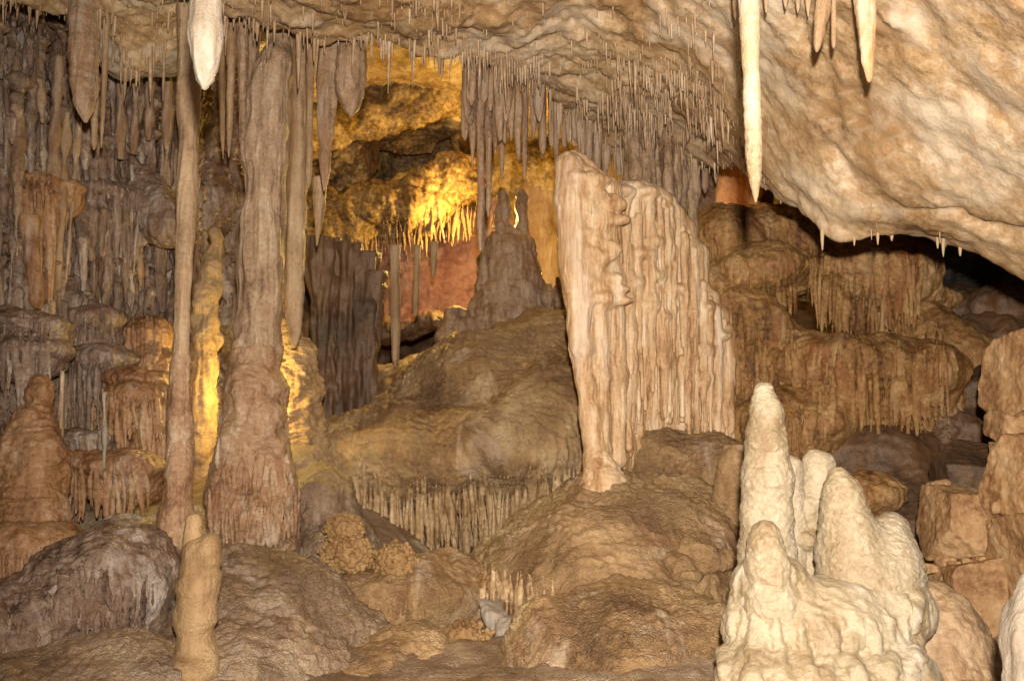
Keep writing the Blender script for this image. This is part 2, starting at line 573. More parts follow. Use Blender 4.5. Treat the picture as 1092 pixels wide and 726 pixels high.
M['straw'] = calcite('soda straw', [(.20, .125, .07), (.33, .225, .14), (.47, .365, .26)], 3.0, .1, .3, .35, .5, 80, 0.0)

# ------------------------------------------------------------------ the cave shell
class RBF:
    def __init__(self, xy, z, lam=0.02):
        self.c = np.asarray(xy, float); n = len(self.c)
        K = self.k(self.c); K += lam * np.eye(n)
        Q = np.concatenate([np.ones((n, 1)), self.c], 1)
        A = np.block([[K, Q], [Q.T, np.zeros((3, 3))]])
        s = np.linalg.solve(A, np.concatenate([z, np.zeros(3)]))
        self.w, self.p = s[:n], s[n:]

    def k(self, x):
        r = np.sqrt(((x[:, None, :] - self.c[None]) ** 2).sum(-1) + 1e-9)
        return r * r * np.log(r + 1e-6)

    def __call__(self, x):
        x = np.asarray(x, float)
        out = np.zeros(len(x))
        for s in range(0, len(x), 60000):
            xx = x[s:s + 60000]
            out[s:s + 60000] = self.k(xx) @ self.w + self.p[0] + xx @ self.p[1:]
        return out


def grid_faces(nx, ny):
    i = np.arange(nx - 1)[:, None] * ny; j = np.arange(ny - 1)[None]
    return np.stack([i + j, i + ny + j, i + ny + j + 1, i + j + 1], -1).reshape(-1, 4)


# ceiling: lower surface before the lip, then a recess that rises behind it
LIP = [(-60, 0, 6.2), (60, 2, 6.6), (95, 10, 6.9), (116, 66, 7.0), (150, 74, 7.1), (188, 44, 7.0), (225, 14, 6.9), (290, 25, 6.8), (350, 38, 7.0), (400, 43, 7.0), (440, 50, 7.0), (480, 55, 7.1), (505, 66, 7.3), (560, 82, 7.8), (600, 112, 8.5),
       (640, 150, 9.2), (700, 182, 9.6), (748, 176, 8.8), (780, 178, 8.0), (815, 192, 7.2), (850, 222, 6.7), (880, 246, 6.3), (950, 256, 6.0), (1000, 258, 5.9), (1092, 292, 5.5), (1250, 340, 5.0)]
lipw = np.array([P(*a) for a in LIP])
ctl = [P(*a) for a in LIP] + [P(*a) for a in [
    (1092, 0, 3.7), (1000, 0, 4.2), (900, 0, 4.7), (820, 0, 5.2), (760, 0, 5.7), (640, 0, 6.3), (540, 0, 6.3), (400, 0, 6.0), (250, -10, 6.1), (140, 0, 6.1), (60, -25, 5.9), (0, -25, 5.5), (-100, -20, 5.2),
    (1000, 130, 4.9), (1092, 150, 4.5), (880, 110, 5.5), (800, 100, 6.2), (700, 100, 7.6), (640, 90, 7.6), (940, 190, 5.5), (1040, 215, 5.2), (1200, 0, 3.2)]]
ctl += [np.array((x, y, z)) for x, y, z in [(-4, 2, 3.9), (0, 2, 4.3), (4, 2, 3.0), (-4, -1, 3.8), (0, -1, 4.2), (4, -1, 3.2), (7, 3, 2.8), (-8, 5, 3.9), (8, 7, 2.6)]]
ctl = np.array(ctl)
front = RBF(ctl[:, :2], ctl[:, 2])


def lip_y(x):
    o = np.argsort(lipw[:, 0])
    return np.interp(x, lipw[o, 0], lipw[o, 1])


def ceil_z(x, y):
    x = np.atleast_1d(np.asarray(x, float)); y = np.atleast_1d(np.asarray(y, float))
    ly = lip_y(x) + 0.16 * perlin(np.stack([x * 1.7, x * 0 + 3, x * 0], 1)) + 0.05 * perlin(np.stack([x * 7, x * 0 + 9, x * 0], 1))
    yy = np.minimum(y, ly + 0.6)
    z = front(np.stack([x, yy], 1))
    t = y - ly
    rise = 1.25 * smooth(0.0, 0.7, t) + 0.10 * np.clip(t, 0, 6)
    rise *= 1 + 0.1 * smooth(1.2, 2.6, x)           # the slab on the right stays lower behind its edge
    return z + rise


xs = np.arange(-7.5, 7.5, 0.022); ys = np.arange(0.5, 17.5, 0.026)
gx, gy = np.meshgrid(xs, ys, indexing='ij')
zz = ceil_z(gx.ravel(), gy.ravel())
v = np.stack([gx.ravel(), gy.ravel(), zz], 1).astype(np.float32)
q = grid_faces(len(xs), len(ys))[:, ::-1]
n = quad_normals(v, q)
slabw = smooth(0.8, 2.2, v[:, 0])
w1 = fbm(v * 1.3 + 4, 3); w2 = fbm(v * 4.2, 4); w3 = ridge(v * np.array((2.2, 2.2, 2.2), np.float32) + 0.6 * w1[:, None], 3)
fac = ridge(v * 0.9 + 7 + 0.25 * w1[:, None], 1)
disp = 0.10 * w1 * (1 - .6 * slabw) + 0.04 * w2 * (1 - .7 * slabw) + 0.014 * perlin(v * 15) * (1 - .5 * slabw) + 0.010 * perlin(v * 31) + 0.012 * slabw * np.abs(perlin(v * 6 + 2)) + 0.008 * slabw * w3 - 0.04 * slabw * smooth(.55, .95, fac)
disp += 0.02 * np.clip(perlin(v * 9), 0, 1)
v = v + n * disp[:, None]
tag(link_mesh('cave_ceiling', v, q, M['ceil'], origin=(0, 6, 4)), kind='structure')
CEILV, CEILN = v, n

# floor
fc = [P(*a) for a in [(-150, 726, 4.2), (0, 726, 4.6), (150, 715, 5.1), (230, 615, 6.9), (300, 680, 5.7), (330, 560, 7.6), (370, 726, 5.2), (450, 726, 5.2), (440, 660, 6.6), (500, 615, 8.6), (330, 480, 9.6),
                      (560, 600, 9.2), (770, 726, 5.0), (1092, 726, 4.6), (1000, 690, 6.2), (1040, 600, 7.2), (930, 560, 8.5), (720, 640, 6.8), (0, 640, 6.3), (100, 690, 5.6), (1200, 700, 5)]]
fc += [np.array(a) for a in [(-6, 1, 0), (0, 1, 0), (6, 1, 0), (-6, -2, 0), (6, -2, 0), (-6, 14, 1.4), (0, 14, 1.2), (7, 14, 1.4), (-7, 9, 1.2), (7, 9, 1.2)]]
fc = np.array(fc); ffn = RBF(fc[:, :2], fc[:, 2], 0.05)
xs = np.arange(-7.5, 7.5, 0.03); ys = np.arange(-0.5, 14.5, 0.03)
gx, gy = np.meshgrid(xs, ys, indexing='ij')
v = np.stack([gx.ravel(), gy.ravel(), ffn(np.stack([gx.ravel(), gy.ravel()], 1))], 1).astype(np.float32)
q = grid_faces(len(xs), len(ys)); n = quad_normals(v, q)
v = displace(v, n, [('fbm', .06, 1.5), ('gour', .010, 5), ('dimple', .014, 7), ('dimple', .008, 14)])
tag(link_mesh('cave_floor', v, q, M['floor'], origin=(0, 6, 0)), kind='structure')


def relief(name, pts, rng, step, recipe, mat, kind='structure'):
    """a wall surface through points (px, py, depth)"""
    pts = np.array(pts, float)
    f = RBF(pts[:, :2] / 200.0, pts[:, 2], 0.01)
    xs = np.arange(rng[0], rng[1], step); ys = np.arange(rng[2], rng[3], step)
    gx, gy = np.meshgrid(xs, ys, indexing='ij'); gx = gx.ravel(); gy = gy.ravel()
    d = np.clip(f(np.stack([gx, gy], 1) / 200.0), 4, 19)
    X, Y = (gx - CX) / F, (CY - gy) / F
    s = d / (CP - SP * Y)
    v = np.stack([X * s, d, CAMZ + (SP + CP * Y) * s], 1).astype(np.float32)
    q = grid_faces(len(xs), len(ys)); n = quad_normals(v, q)
    if (n[:, 1].mean()) > 0:
        q = q[:, ::-1]; n = -n
    v = displace(v, n, recipe)
    return tag(link_mesh(name, v, q, mat), kind=kind)


relief('cave_wall', [(-400, -80, 5), (-400, 300, 4.6), (-400, 650, 4.5), (-100, -80, 6.8), (-100, 300, 6.4), (-100, 650, 6.0), (0, -80, 7.6), (0, 100, 7.7), (0, 300, 7.4), (0, 480, 7.2), (0, 650, 6.6),
                     (80, -80, 8.2), (80, 100, 8.5), (60, 300, 8.0), (80, 480, 8.0), (80, 650, 7.6), (150, 0, 9.0), (150, 200, 9.0), (150, 400, 8.7), (150, 600, 8.3), (205, 0, 9.6), (205, 200, 9.5), (205, 400, 9.2), (205, 600, 8.8),
                     (250, 100, 11), (250, 350, 11), (250, 600, 9.6)],
       (-300, 252, -90, 640), 1.15, [('lump', .16, 1.0), ('fbm', .08, 2.2), ('flute', .10, 5), ('flute', .07, 11), ('flute', .04, 23), ('drop', .045, 5), ('fbm', .012, 12)], M['wall'])
relief('cave_wall', [(150, 0, 14), (150, 300, 14), (150, 550, 12), (350, 0, 16.5), (350, 300, 16.5), (350, 550, 13), (550, 0, 17), (550, 300, 17.5), (550, 550, 13), (750, 0, 15), (750, 300, 15), (750, 550, 12),
                     (1000, 0, 12.5), (1000, 300, 12.2), (1000, 550, 10.5), (1250, 0, 11), (1250, 300, 10), (1250, 550, 8.5)],
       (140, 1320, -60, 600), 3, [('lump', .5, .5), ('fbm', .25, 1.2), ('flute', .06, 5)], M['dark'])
relief('cave_wall', [(340, 220, 15.4), (340, 360, 15.0), (460, 220, 15.4), (460, 350, 14.6), (560, 220, 15.4), (560, 350, 14.8)],
       (372, 600, 200, 352), 2, [('fbm', .10, 1.2), ('fbm', .04, 5)], M['pink'])
relief('cave_wall', [(560, 150, 15.2), (560, 330, 14.6), (620, 150, 15.2), (620, 330, 14.6), (700, 150, 14.5), (700, 330, 14)],
       (556, 690, 150, 345), 2.5, [('fbm', .10, 1.2), ('flute', .05, 4)], M['tan'])

# ------------------------------------------------------------------ hanging stalactites
def up_to_ceiling(p):
    z = float(ceil_z(p[0], p[1])[0])
    return np.array((p[0], p[1], max(p[2], z + 0.12)))


PROF = {'cone': [(0, 1), (.25, .92), (.5, .76), (.75, .5), (.92, .24), (1, .06)],
        'rod': [(0, 1), (.5, .9), (.85, .8), (.95, .55), (1, .12)],
        'spindle': [(0, .7), (.3, .9), (.55, 1), (.75, .8), (.9, .4), (1, .06)]}


def stalactite(px, y0, px1, y1, wpx, d, mat, label, prof='cone', group='stalactites hanging from the cave ceiling', recipe=None, seg=None, extend=True):
    a, b = P(px, y0, d), P(px1, y1, d)
    r = R(wpx / 2, d)
    pts = [(a + (b - a) * t, max(.002, r * s)) for t, s in PROF[prof]]
    if extend:
        top = up_to_ceiling(a)
        if top[2] > a[2] + 0.01:
            pts = [(top, pts[0][1] * 1.15)] + pts
    seg = seg or int(np.clip(wpx * 2.5, 8, 64))
    nr = int(np.clip((y1 - y0) * 0.7, 14, 160))
    rec = recipe or [('ring', r * .10, 9), ('flute', r * .16, 0.7 / r), ('lump', r * .25, 1.6)]
    v, q = lathe(pts, seg, nr, rec)
    o = link_mesh('stalactite', v, q, mat, origin=pts[0][0])
    return tag(o, label, 'stalactite', group)


stalactite(799, 0, 806, 216, 20, 3.6, M['cream'], 'long smooth cream stalactite like a candle hanging in front of the ceiling slab', 'rod', recipe=[('ring', .003, 22), ('lump', .006, 4), ('fbm', .002, 20)], seg=56)
stalactite(220, -20, 218, 96, 33, 3.5, M['white'], 'thick bright white stalactite with a sharp tip at the top edge beside the thin column', 'spindle', recipe=[('ring', .004, 16), ('flute', .008, 22), ('fbm', .004, 12)], seg=56)
stalactite(881, -10, 871, 56, 17, 4.3, M['tan'], 'short curved tan stalactite with a broken slanted tip on the slab')
stalactite(921, -10, 927, 88, 22, 4.2, M['pale'], 'pale pointed stalactite with a needle tip hanging over the tan slab')
stalactite(889, -10, 889, 52, 6, 4.4, M['tan'], 'thin straw stalactite just beside the curved tan stalactite', 'rod')
for i, (x, y, w_) in enumerate([(817, 14, 7), (838, 10, 8), (851, 16, 8), (862, 18, 9), (897, 12, 7), (784, 22, 7)]):
    stalactite(x, -12, x, y, w_, 4.8, M['tan'], 'stub of a stalactite in the row along the top edge of the slab', group='stalactite stubs along the top edge')

stalactite(87, -20, 91, 131, 28, 6.3, M['column'], 'broad blunt grey stalactite hanging against the streaked left wall', 'spindle')
stalactite(103, 10, 100, 160, 7, 6.6, M['tan'], 'long thin tan stalactite touching the broad grey stalactite', 'rod')
stalactite(113, 40, 108, 158, 6, 6.7, M['tan'], 'crooked slender stalactite below the pale ceiling patch', 'cone')
stalactite(236, 58, 238, 170, 8, 7.3, M['gold'], 'yellow lit slender stalactite between the two columns', 'cone')
stalactite(247, 40, 244, 168, 9, 7.2, M['tan'], 'thin sharp stalactite between the two columns, nearer the thick one', 'cone')
stalactite(259, 30, 258, 172, 12, 7.3, M['column'], 'greyish stalactite hugging the near side of the thick column', 'cone')
stalactite(270, 28, 266, 178, 15, 7.6, M['column'], 'broad ribbed stalactite fused to the edge of the thick column', 'cone')
stalactite(318, 40, 314, 370, 20, 7.9, M['tan'], 'very long slim column shaped stalactite right beside the thick column', 'rod')
stalactite(331, 45, 329, 202, 7, 7.7, M['tan'], 'needle stalactite between the long slim one and the forked one', 'rod')
stalactite(352, 38, 346, 204, 19, 7.5, M['column'], 'tall stalactite with a split top hanging left of the spearhead stalactite', 'cone')
stalactite(377, 40, 373, 126, 27, 7.4, M['column'], 'flat spearhead shaped stalactite under the ceiling lip', 'spindle')
stalactite(342, 190, 338, 262, 14, 8.3, M['tan'], 'stub of a stalactite below the forked one, in front of the yellow rock', 'cone', extend=False)
stalactite(441, 44, 440, 72, 8, 7.1, M['tan'], 'small stalactite on the middle of the ceiling lip', 'cone')
stalactite(421, 262, 422, 392, 9, 10.2, M['tan'], 'long thin rod stalactite in front of the dark hollow beside the pink rock', 'rod', extend=False)
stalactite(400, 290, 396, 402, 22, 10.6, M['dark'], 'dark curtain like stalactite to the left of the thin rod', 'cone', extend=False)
stalactite(445, 262, 443, 338, 6, 10.2, M['gold'], 'thin stalactite hanging before the pink rock', 'rod', extend=False)
stalactite(463, 258, 462, 296, 7, 10.3, M['gold'], 'short pointed stalactite hanging before the pink rock', 'cone', extend=False)

# the curtain of stalactites in the middle
rs = np.random.RandomState(21)
ROW = [(497, 70, 150, 8), (505, 72, 178, 9), (513, 74, 268, 8), (521, 76, 232, 7), (528, 78, 165, 10), (536, 80, 196, 7), (544, 84, 150, 9), (552, 86, 172, 8), (561, 88, 192, 6), (570, 92, 150, 9),
       (579, 96, 165, 8), (588, 100, 158, 8), (597, 105, 150, 9), (606, 110, 152, 7), (618, 118, 160, 9), (628, 125, 175, 8), (636, 130, 186, 9), (647, 136, 182, 12), (659, 140, 188, 12), (672, 142, 190, 13),
       (684, 148, 196, 10), (695, 150, 206, 12), (706, 154, 214, 12), (717, 156, 226, 13), (729, 160, 236, 11), (741, 164, 230, 9), (753, 168, 206, 8), (762, 172, 196, 6), (500, 66, 128, 14), (540, 80, 130, 12), (575, 94, 130, 12)]
for k in range(26):
    x = rs.uniform(496, 660)
    y0 = np.interp(x, [495, 560, 640, 700], [68, 86, 130, 150])
    ROW.append((x, y0, y0 + rs.uniform(25, 85), rs.uniform(4, 10)))
for i, (x, y0, y1, w_) in enumerate(ROW):
    d = np.interp(x, [495, 560, 640, 765], [7.6, 8.1, 8.9, 8.9]) + rs.uniform(-.1, .35)
    lab = 'slim stalactite in the dense curtain hanging beside the yellow recess' if x < 600 else 'stout grey stalactite in the curtain just above the tall pale drapery'
    grp = 'stalactite curtain by the yellow recess' if x < 600 else 'stalactite curtain above the drapery'
    if (x, y1) == (513, 268): lab = 'longest rod stalactite of the curtain, reaching down beside the stalagmite castle'; grp = 'stalactites hanging from the cave ceiling'
    stalactite(x, y0, x + rs.uniform(-2, 2), y1, w_, d, M['column'], lab, 'rod' if w_ < 9 else 'cone', group=grp)

# soda straws on the ceiling: the largest as things, the rest as one mass
def unit_straw(seed):
    r = np.random.RandomState(seed)
    pts = [(np.array((0, 0, .12)), 1.25), (np.array((0, 0, 0.0)), 1.0), (np.array((r.uniform(-.2, .2), 0, -.4)), .8), (np.array((0, r.uniform(-.2, .2), -.75)), .55), (np.array((0, 0, -1.0)), .16)]
    c = [(p * np.array((.05, .05, 1)), w_ * .065) for p, w_ in pts]
    v, q = lathe(c, 7, 9, None)
    return v, q


cand = RNG.randint(0, len(CEILV), 260000)
pc = CEILV[cand]
px, py = project(pc)
ly = lip_y(pc[:, 0])
ok = (px > -30) & (px < 1120) & (py > -25) & (py < 300) & (pc[:, 1] < ly + 0.12) & (pc[:, 1] > 2)
pc, px, py = pc[ok], px[ok], py[ok]
dens = 0.75 * smooth(-0.15, 0.45, fbm(pc * 1.1 + 3, 3)) + 0.08
zone = np.exp(-((px - 640) / 150) ** 2) * smooth(-20, 90, py) * 1.6 + np.exp(-((px - 60) / 150) ** 2) * .9 + np.exp(-((px - 420) / 150) ** 2) * 0.9 + 0.10
zone *= 1 - 0.8 * smooth(760, 840, px)
crack = smooth(.82, 1.0, ridge(pc * np.array((1.6, 1.6, 0), np.float32) + 3, 1))
dens = dens * zone * (.55 + 1.4 * crack)
nearlip = smooth(0.5, 0.0, np.abs(pc[:, 1] - lip_y(pc[:, 0])))
dens = np.clip(dens + 0.25 * nearlip * (px < 780), 0, 1)
keep = RNG.rand(len(pc)) < dens * np.clip(3.2 / np.maximum(1, 1), 0, 1) * 0.85
pc, px, py, nearlip = pc[keep], px[keep], py[keep], nearlip[keep]
if len(pc) > 12000:
    pc, px, py, nearlip = pc[:12000], px[:12000], py[:12000], nearlip[:12000]
lenm = np.exp(RNG.normal(-3.2, .75, len(pc))) * (1 + 1.1 * np.exp(-((px - 650) / 130) ** 2) * smooth(20, 150, py) + .5 * nearlip)
lenm = np.clip(lenm, .02, .42) * np.where(px > 770, .55, 1)
app = lenm * F / pc[:, 1]
order = np.argsort(-app)
NBIG = 150
straws = [unit_straw(s) for s in range(5)]
protos = []
for k in range(NBIG):
    i = order[k]
    u = k % 5
    wid = lenm[i] * RNG.uniform(.45, 1.25) * .75
    x = px[i]
    if x < 230: lab, grp = 'small soda straw stalactite on the shadowy ceiling above the left wall', 'soda straws above the left wall'
    elif x < 500: lab, grp = 'small soda straw stalactite on the ceiling lip above the yellow recess', 'soda straws on the middle lip'
    elif x < 780: lab, grp = 'small soda straw stalactite on the ceiling above the tall drapery', 'soda straws above the drapery'
    else: lab, grp = 'small soda straw stalactite on the underside of the pale right slab', 'soda straws on the slab'
    if k < 5:
        o = link_mesh('soda_straw', straws[u][0], straws[u][1], M['straw'], origin=(0, 0, 0)); protos.append(o)
    else:
        o = protos[u].copy(); COL.objects.link(o)
    o.location = [float(a) for a in pc[i]]
    o.scale = (wid, wid, float(lenm[i])); o.rotation_euler = (RNG.uniform(-.05, .05), RNG.uniform(-.05, .05), RNG.uniform(0, 6))
    tag(o, lab, 'stalactite', grp)
vs, qs, off = [], [], 0
for k in range(NBIG, len(order)):
    i = order[k]; l = float(lenm[i]); w_ = min(.012, max(.0035, l * .075)) * RNG.uniform(.7, 1.4)
    th = np.arange(5) * 2 * math.pi / 5
    ring = np.stack([np.cos(th), np.sin(th)], 1)
    r3 = [np.concatenate([ring * w_ * s, np.full((5, 1), z)], 1) for s, z in ((1.3, .03), (.85, -l * .55), (.3, -l))]
    vs.append(np.concatenate(r3) + pc[i]); j = np.arange(5); j2 = (j + 1) % 5
    for b in (0, 5):
        qs.append(np.stack([j + b, j + b + 5, j2 + b + 5, j2 + b], 1) + off)
    off += 15
tag(link_mesh('soda_straws', np.concatenate(vs), np.concatenate(qs), M['straw'], origin=(0, 6, 4)), 'mass of tiny soda straws covering the cave ceiling', 'soda straws', kind='stuff')

# a few short straws on the edge of the right slab
for i, (x, y, l) in enumerate([(877, 248, 19), (902, 252, 6), (911, 252, 10), (936, 248, 13), (951, 252, 5), (1000, 258, 7), (1006, 260, 14), (1024, 264, 9)]):
    d = float(np.interp(x, [860, 880, 950, 1000, 1092], [6.5, 6.28, 6.0, 5.85, 5.5]))
    lab = 'orange tipped straw hanging off the slab edge, first of the row' if i == 0 else 'tiny straw stalactite hanging off the lower edge of the slab'
    stalactite(x, y - 6, x, y + l, 4, d, M['tan'], lab, 'cone', group='straws along the slab edge', extend=False)


# ------------------------------------------------------------------ columns
def col_part(name, pts, mat, parent, recipe, seg=120, nring=360, oval=1.0):
    v, q = lathe([(P(x, y, d), R(w_ / 2, d)) for x, y, d, w_ in pts], seg, nring, recipe, oval)
    return link_mesh(name, v, q, mat, origin=P(*pts[-1][:3]), parent=parent)


# thick column
t = root('column', P(272, 600, 7.4), 'thick grey cave column with a flaring reddish base', 'column', 'floor to ceiling columns')
col_part('shaft', [(296, -12, 7.6, 40), (296, 20, 7.6, 32), (299, 50, 7.55, 24), (291, 78, 7.5, 38), (286, 105, 7.5, 42), (281, 150, 7.5, 41), (283, 200, 7.5, 39), (280, 250, 7.5, 41), (276, 300, 7.5, 40), (274, 350, 7.5, 39), (272, 395, 7.5, 42), (272, 420, 7.5, 46)],
         M['column'], t, [('flute', .020, 6), ('flute', .010, 14), ('lump', .03, 3), ('drop', .012, 9)], 120, 420)
body('flared_base', chain([(273, 340, 7.5, 17), (272, 380, 7.48, 20), (272, 415, 7.45, 26), (270, 450, 7.4, 30), (269, 500, 7.35, 37), (271, 550, 7.3, 41), (276, 580, 7.3, 38)]) +
     [E(252, 470, 7.2, 16, 22, .12), E(288, 492, 7.2, 16, 20, .12), E(246, 530, 7.15, 20, 30, .15), E(280, 555, 7.05, 28, 28, .18), E(300, 520, 7.2, 13, 30, .14), E(262, 425, 7.3, 12, 14, .1), E(284, 440, 7.3, 12, 14, .1)],
     .010, .09, [('drop', .035, 5), ('drop', .015, 11), ('gour', .008, 8), ('flute', .008, 14)], M['redbase'], parent=t)

fringe_part(fringe([(224, 545, 7.08), (245, 556, 6.86), (275, 562, 6.80), (305, 554, 6.86), (320, 542, 7.06)], 22, (18, 40), (1.6, 3.0), None, 4, .02) +
            fringe([(228, 488, 7.08), (250, 498, 6.92), (285, 500, 6.90), (310, 488, 7.05)], 15, (16, 40), (1.4, 2.6), None, 5, .02) +
            fringe([(262, 526, 6.86), (285, 530, 6.84), (312, 520, 6.95)], 12, (14, 24), (1.4, 2.6), None, 6, .02), M['redbase'], t)

# thin column
t = root('column', P(184, 645, 6.3), 'long thin tan column with a knobbly whitish lower end', 'column', 'floor to ceiling columns')
col_part('shaft', [(203, -10, 6.5, 30), (202, 25, 6.5, 24), (201, 100, 6.5, 21), (200, 200, 6.45, 18), (196, 300, 6.4, 16), (194, 360, 6.4, 13), (193, 385, 6.4, 15)],
         M['tan'], t, [('ring', .004, 7), ('flute', .006, 14), ('lump', .012, 3)], 80, 300)
col_part('stalagmite_base', [(193, 366, 6.4, 11), (192, 388, 6.4, 16), (192, 420, 6.4, 19), (192, 460, 6.38, 23), (191, 500, 6.35, 25), (189, 540, 6.33, 28), (186, 580, 6.3, 29), (184, 620, 6.3, 32), (182, 660, 6.3, 40)],
         M['redbase'], t, [('ring', .012, 4), ('drop', .020, 7), ('flute', .006, 18), ('fbm', .010, 6)], 100, 330)

# yellow lit pair behind the thick column
t = root('column', P(318, 480, 8.2), 'yellow lit knobbly column half hidden behind the thick column', 'column', 'floor to ceiling columns')
col_part('shaft', [(309, 250, 8.7, 14), (304, 290, 8.7, 20), (304, 330, 8.7, 24), (307, 375, 8.7, 30), (311, 420, 8.65, 40)], M['gold'], t, [('drop', .03, 8), ('ring', .012, 7), ('fbm', .025, 8)], 80, 200)
col_part('flared_base', [(313, 360, 8.7, 26), (315, 385, 8.7, 40), (317, 420, 8.7, 52), (318, 460, 8.7, 56), (321, 500, 8.7, 60)], M['gold'], t, [('drop', .045, 6), ('gour', .012, 8), ('fbm', .025, 9)], 100, 200)

t = root('stalagmite', P(222, 470, 8.5), 'slender stalagmite with one brightly yellow lit side behind the thin column', 'stalagmite')
col_part('shaft', [(230, 244, 8.5, 7), (229, 262, 8.5, 12), (224, 285, 8.5, 22), (221, 320, 8.5, 24), (219, 360, 8.5, 26), (215, 400, 8.5, 30), (212, 470, 8.5, 36), (210, 580, 8.5, 44)], M['gold'], t, [('drop', .04, 7), ('fbm', .03, 6), ('flute', .008, 14)], 80, 220)


def stalagmite(pts, mat, label, recipe, group='stalagmites', seg=80, nring=160):
    v, q = lathe([(P(x, y, d), R(w_ / 2, d)) for x, y, d, w_ in pts], seg, nring, recipe)
    return tag(link_mesh('stalagmite', v, q, mat, origin=P(*pts[-1][:3])), label, 'stalagmite', group)


# dark columns left of the hollow
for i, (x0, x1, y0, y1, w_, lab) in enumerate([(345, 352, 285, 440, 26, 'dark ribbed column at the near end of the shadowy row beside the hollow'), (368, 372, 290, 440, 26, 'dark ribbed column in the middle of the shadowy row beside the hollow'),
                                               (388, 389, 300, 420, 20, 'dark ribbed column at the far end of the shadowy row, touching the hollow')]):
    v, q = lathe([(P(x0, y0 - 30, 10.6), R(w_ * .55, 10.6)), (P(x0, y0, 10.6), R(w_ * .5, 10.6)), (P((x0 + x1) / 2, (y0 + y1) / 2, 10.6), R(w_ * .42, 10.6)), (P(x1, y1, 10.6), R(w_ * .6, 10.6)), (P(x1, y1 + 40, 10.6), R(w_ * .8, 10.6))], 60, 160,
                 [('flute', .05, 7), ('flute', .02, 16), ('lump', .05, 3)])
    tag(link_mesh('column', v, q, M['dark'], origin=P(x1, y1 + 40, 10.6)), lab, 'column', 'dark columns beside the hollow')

# ------------------------------------------------------------------ the tall pale drapery in the middle
TOP = [(594, 180), (603, 162), (615, 160), (628, 174), (640, 188), (655, 196), (680, 192), (700, 198), (716, 214), (730, 232), (742, 246), (749, 290), (760, 318), (775, 335), (781, 350)]
BOT = [(594, 300), (603, 360), (615, 440), (628, 512), (640, 516), (655, 505), (680, 462), (700, 450), (716, 455), (730, 462), (742, 470), (749, 478), (760, 478), (775, 474), (781, 455)]
tx = np.array(TOP, float); bx_ = np.array(BOT, float)
dd = lambda x: np.interp(x, [590, 610, 640, 700, 790], [7.75, 7.55, 7.65, 7.95, 8.3])
pr = []
rs = np.random.RandomState(11)
topy = lambda x: np.interp(x, tx[:, 0], tx[:, 1])
boty = lambda x: np.interp(x, bx_[:, 0], bx_[:, 1])
shift = lambda x, y: np.interp(x, [604, 625, 660, 785], [.115, .08, .02, 0]) * (y - 180)     # the left side leans
for x in np.arange(612, 780, 12):                               # thin sheet behind
    y0, y1 = topy(x), boty(x)
    pr.append(C(x, y0 + 11, dd(x) + .13, 12, x + shift(x, y1), y1, dd(x) + .13, 10, k=.08))
# smooth leading blade that narrows to the foot
pr += chain([(608, 178, 7.52, 16), (608, 215, 7.47, 17), (613, 290, 7.44, 15), (620, 370, 7.42, 11), (628, 440, 7.41, 9), (636, 490, 7.40, 12), (640, 512, 7.40, 18)], k=.06)
pr += chain([(628, 196, 7.56, 17), (632, 240, 7.53, 17), (636, 320, 7.52, 14), (640, 400, 7.50, 10), (642, 480, 7.46, 9)], k=.09)
pr += chain([(648, 204, 7.62, 15), (651, 300, 7.60, 13), (656, 400, 7.60, 11), (658, 490, 7.58, 9)], k=.09)
for i in range(60):                                             # scallops on the upper left of the blade
    x = rs.uniform(606, 664); y = rs.uniform(185, 330)
    pr.append(E(x + shift(x, y) * .6, y, 7.385 + .0022 * abs(x - 616), rs.uniform(6, 11), rs.uniform(3, 5), .035, k=.05))
# big irregular folds
x = 656.0
while x < 778:
    w_ = rs.uniform(3, 7.5)
    y0 = topy(x) + rs.uniform(0, 7); y1 = boty(x) + rs.uniform(-22, 4)
    f = rs.uniform(-.10, .06)
    if rs.rand() < .3: y0 += rs.uniform(20, 110)
    ym = y0 + (y1 - y0) * rs.uniform(.3, .6)
    pr.append(C(x, y0 + w_, dd(x) + .04 + f, w_ * .9, x + shift(x, ym), ym, dd(x) + f, w_, k=.03))
    pr.append(C(x + shift(x, ym), ym, dd(x) + f, w_, x + shift(x, y1) + rs.uniform(-4, 4), y1, dd(x) + .02 + f, w_ * rs.uniform(.4, .8), k=.03))
    x += w_ * rs.uniform(.9, 1.7)
# thin runs
for i in range(130):
    x = rs.uniform(652, 781)
    y0, y1 = topy(x), boty(x)
    ys_ = y0 + 10 + rs.rand() ** 1.3 * (y1 - y0) * .75
    ye = min(y1 + rs.uniform(-25, 6), ys_ + rs.uniform(40, 220))
    r = rs.uniform(1.3, 3.2)
    d = dd(x) - .09 + rs.uniform(-.03, .05)
    pr.append(C(x + shift(x, ys_), ys_, d + .06, r * 1.5, x + shift(x, ye), ye, d, r * .5, k=.014))
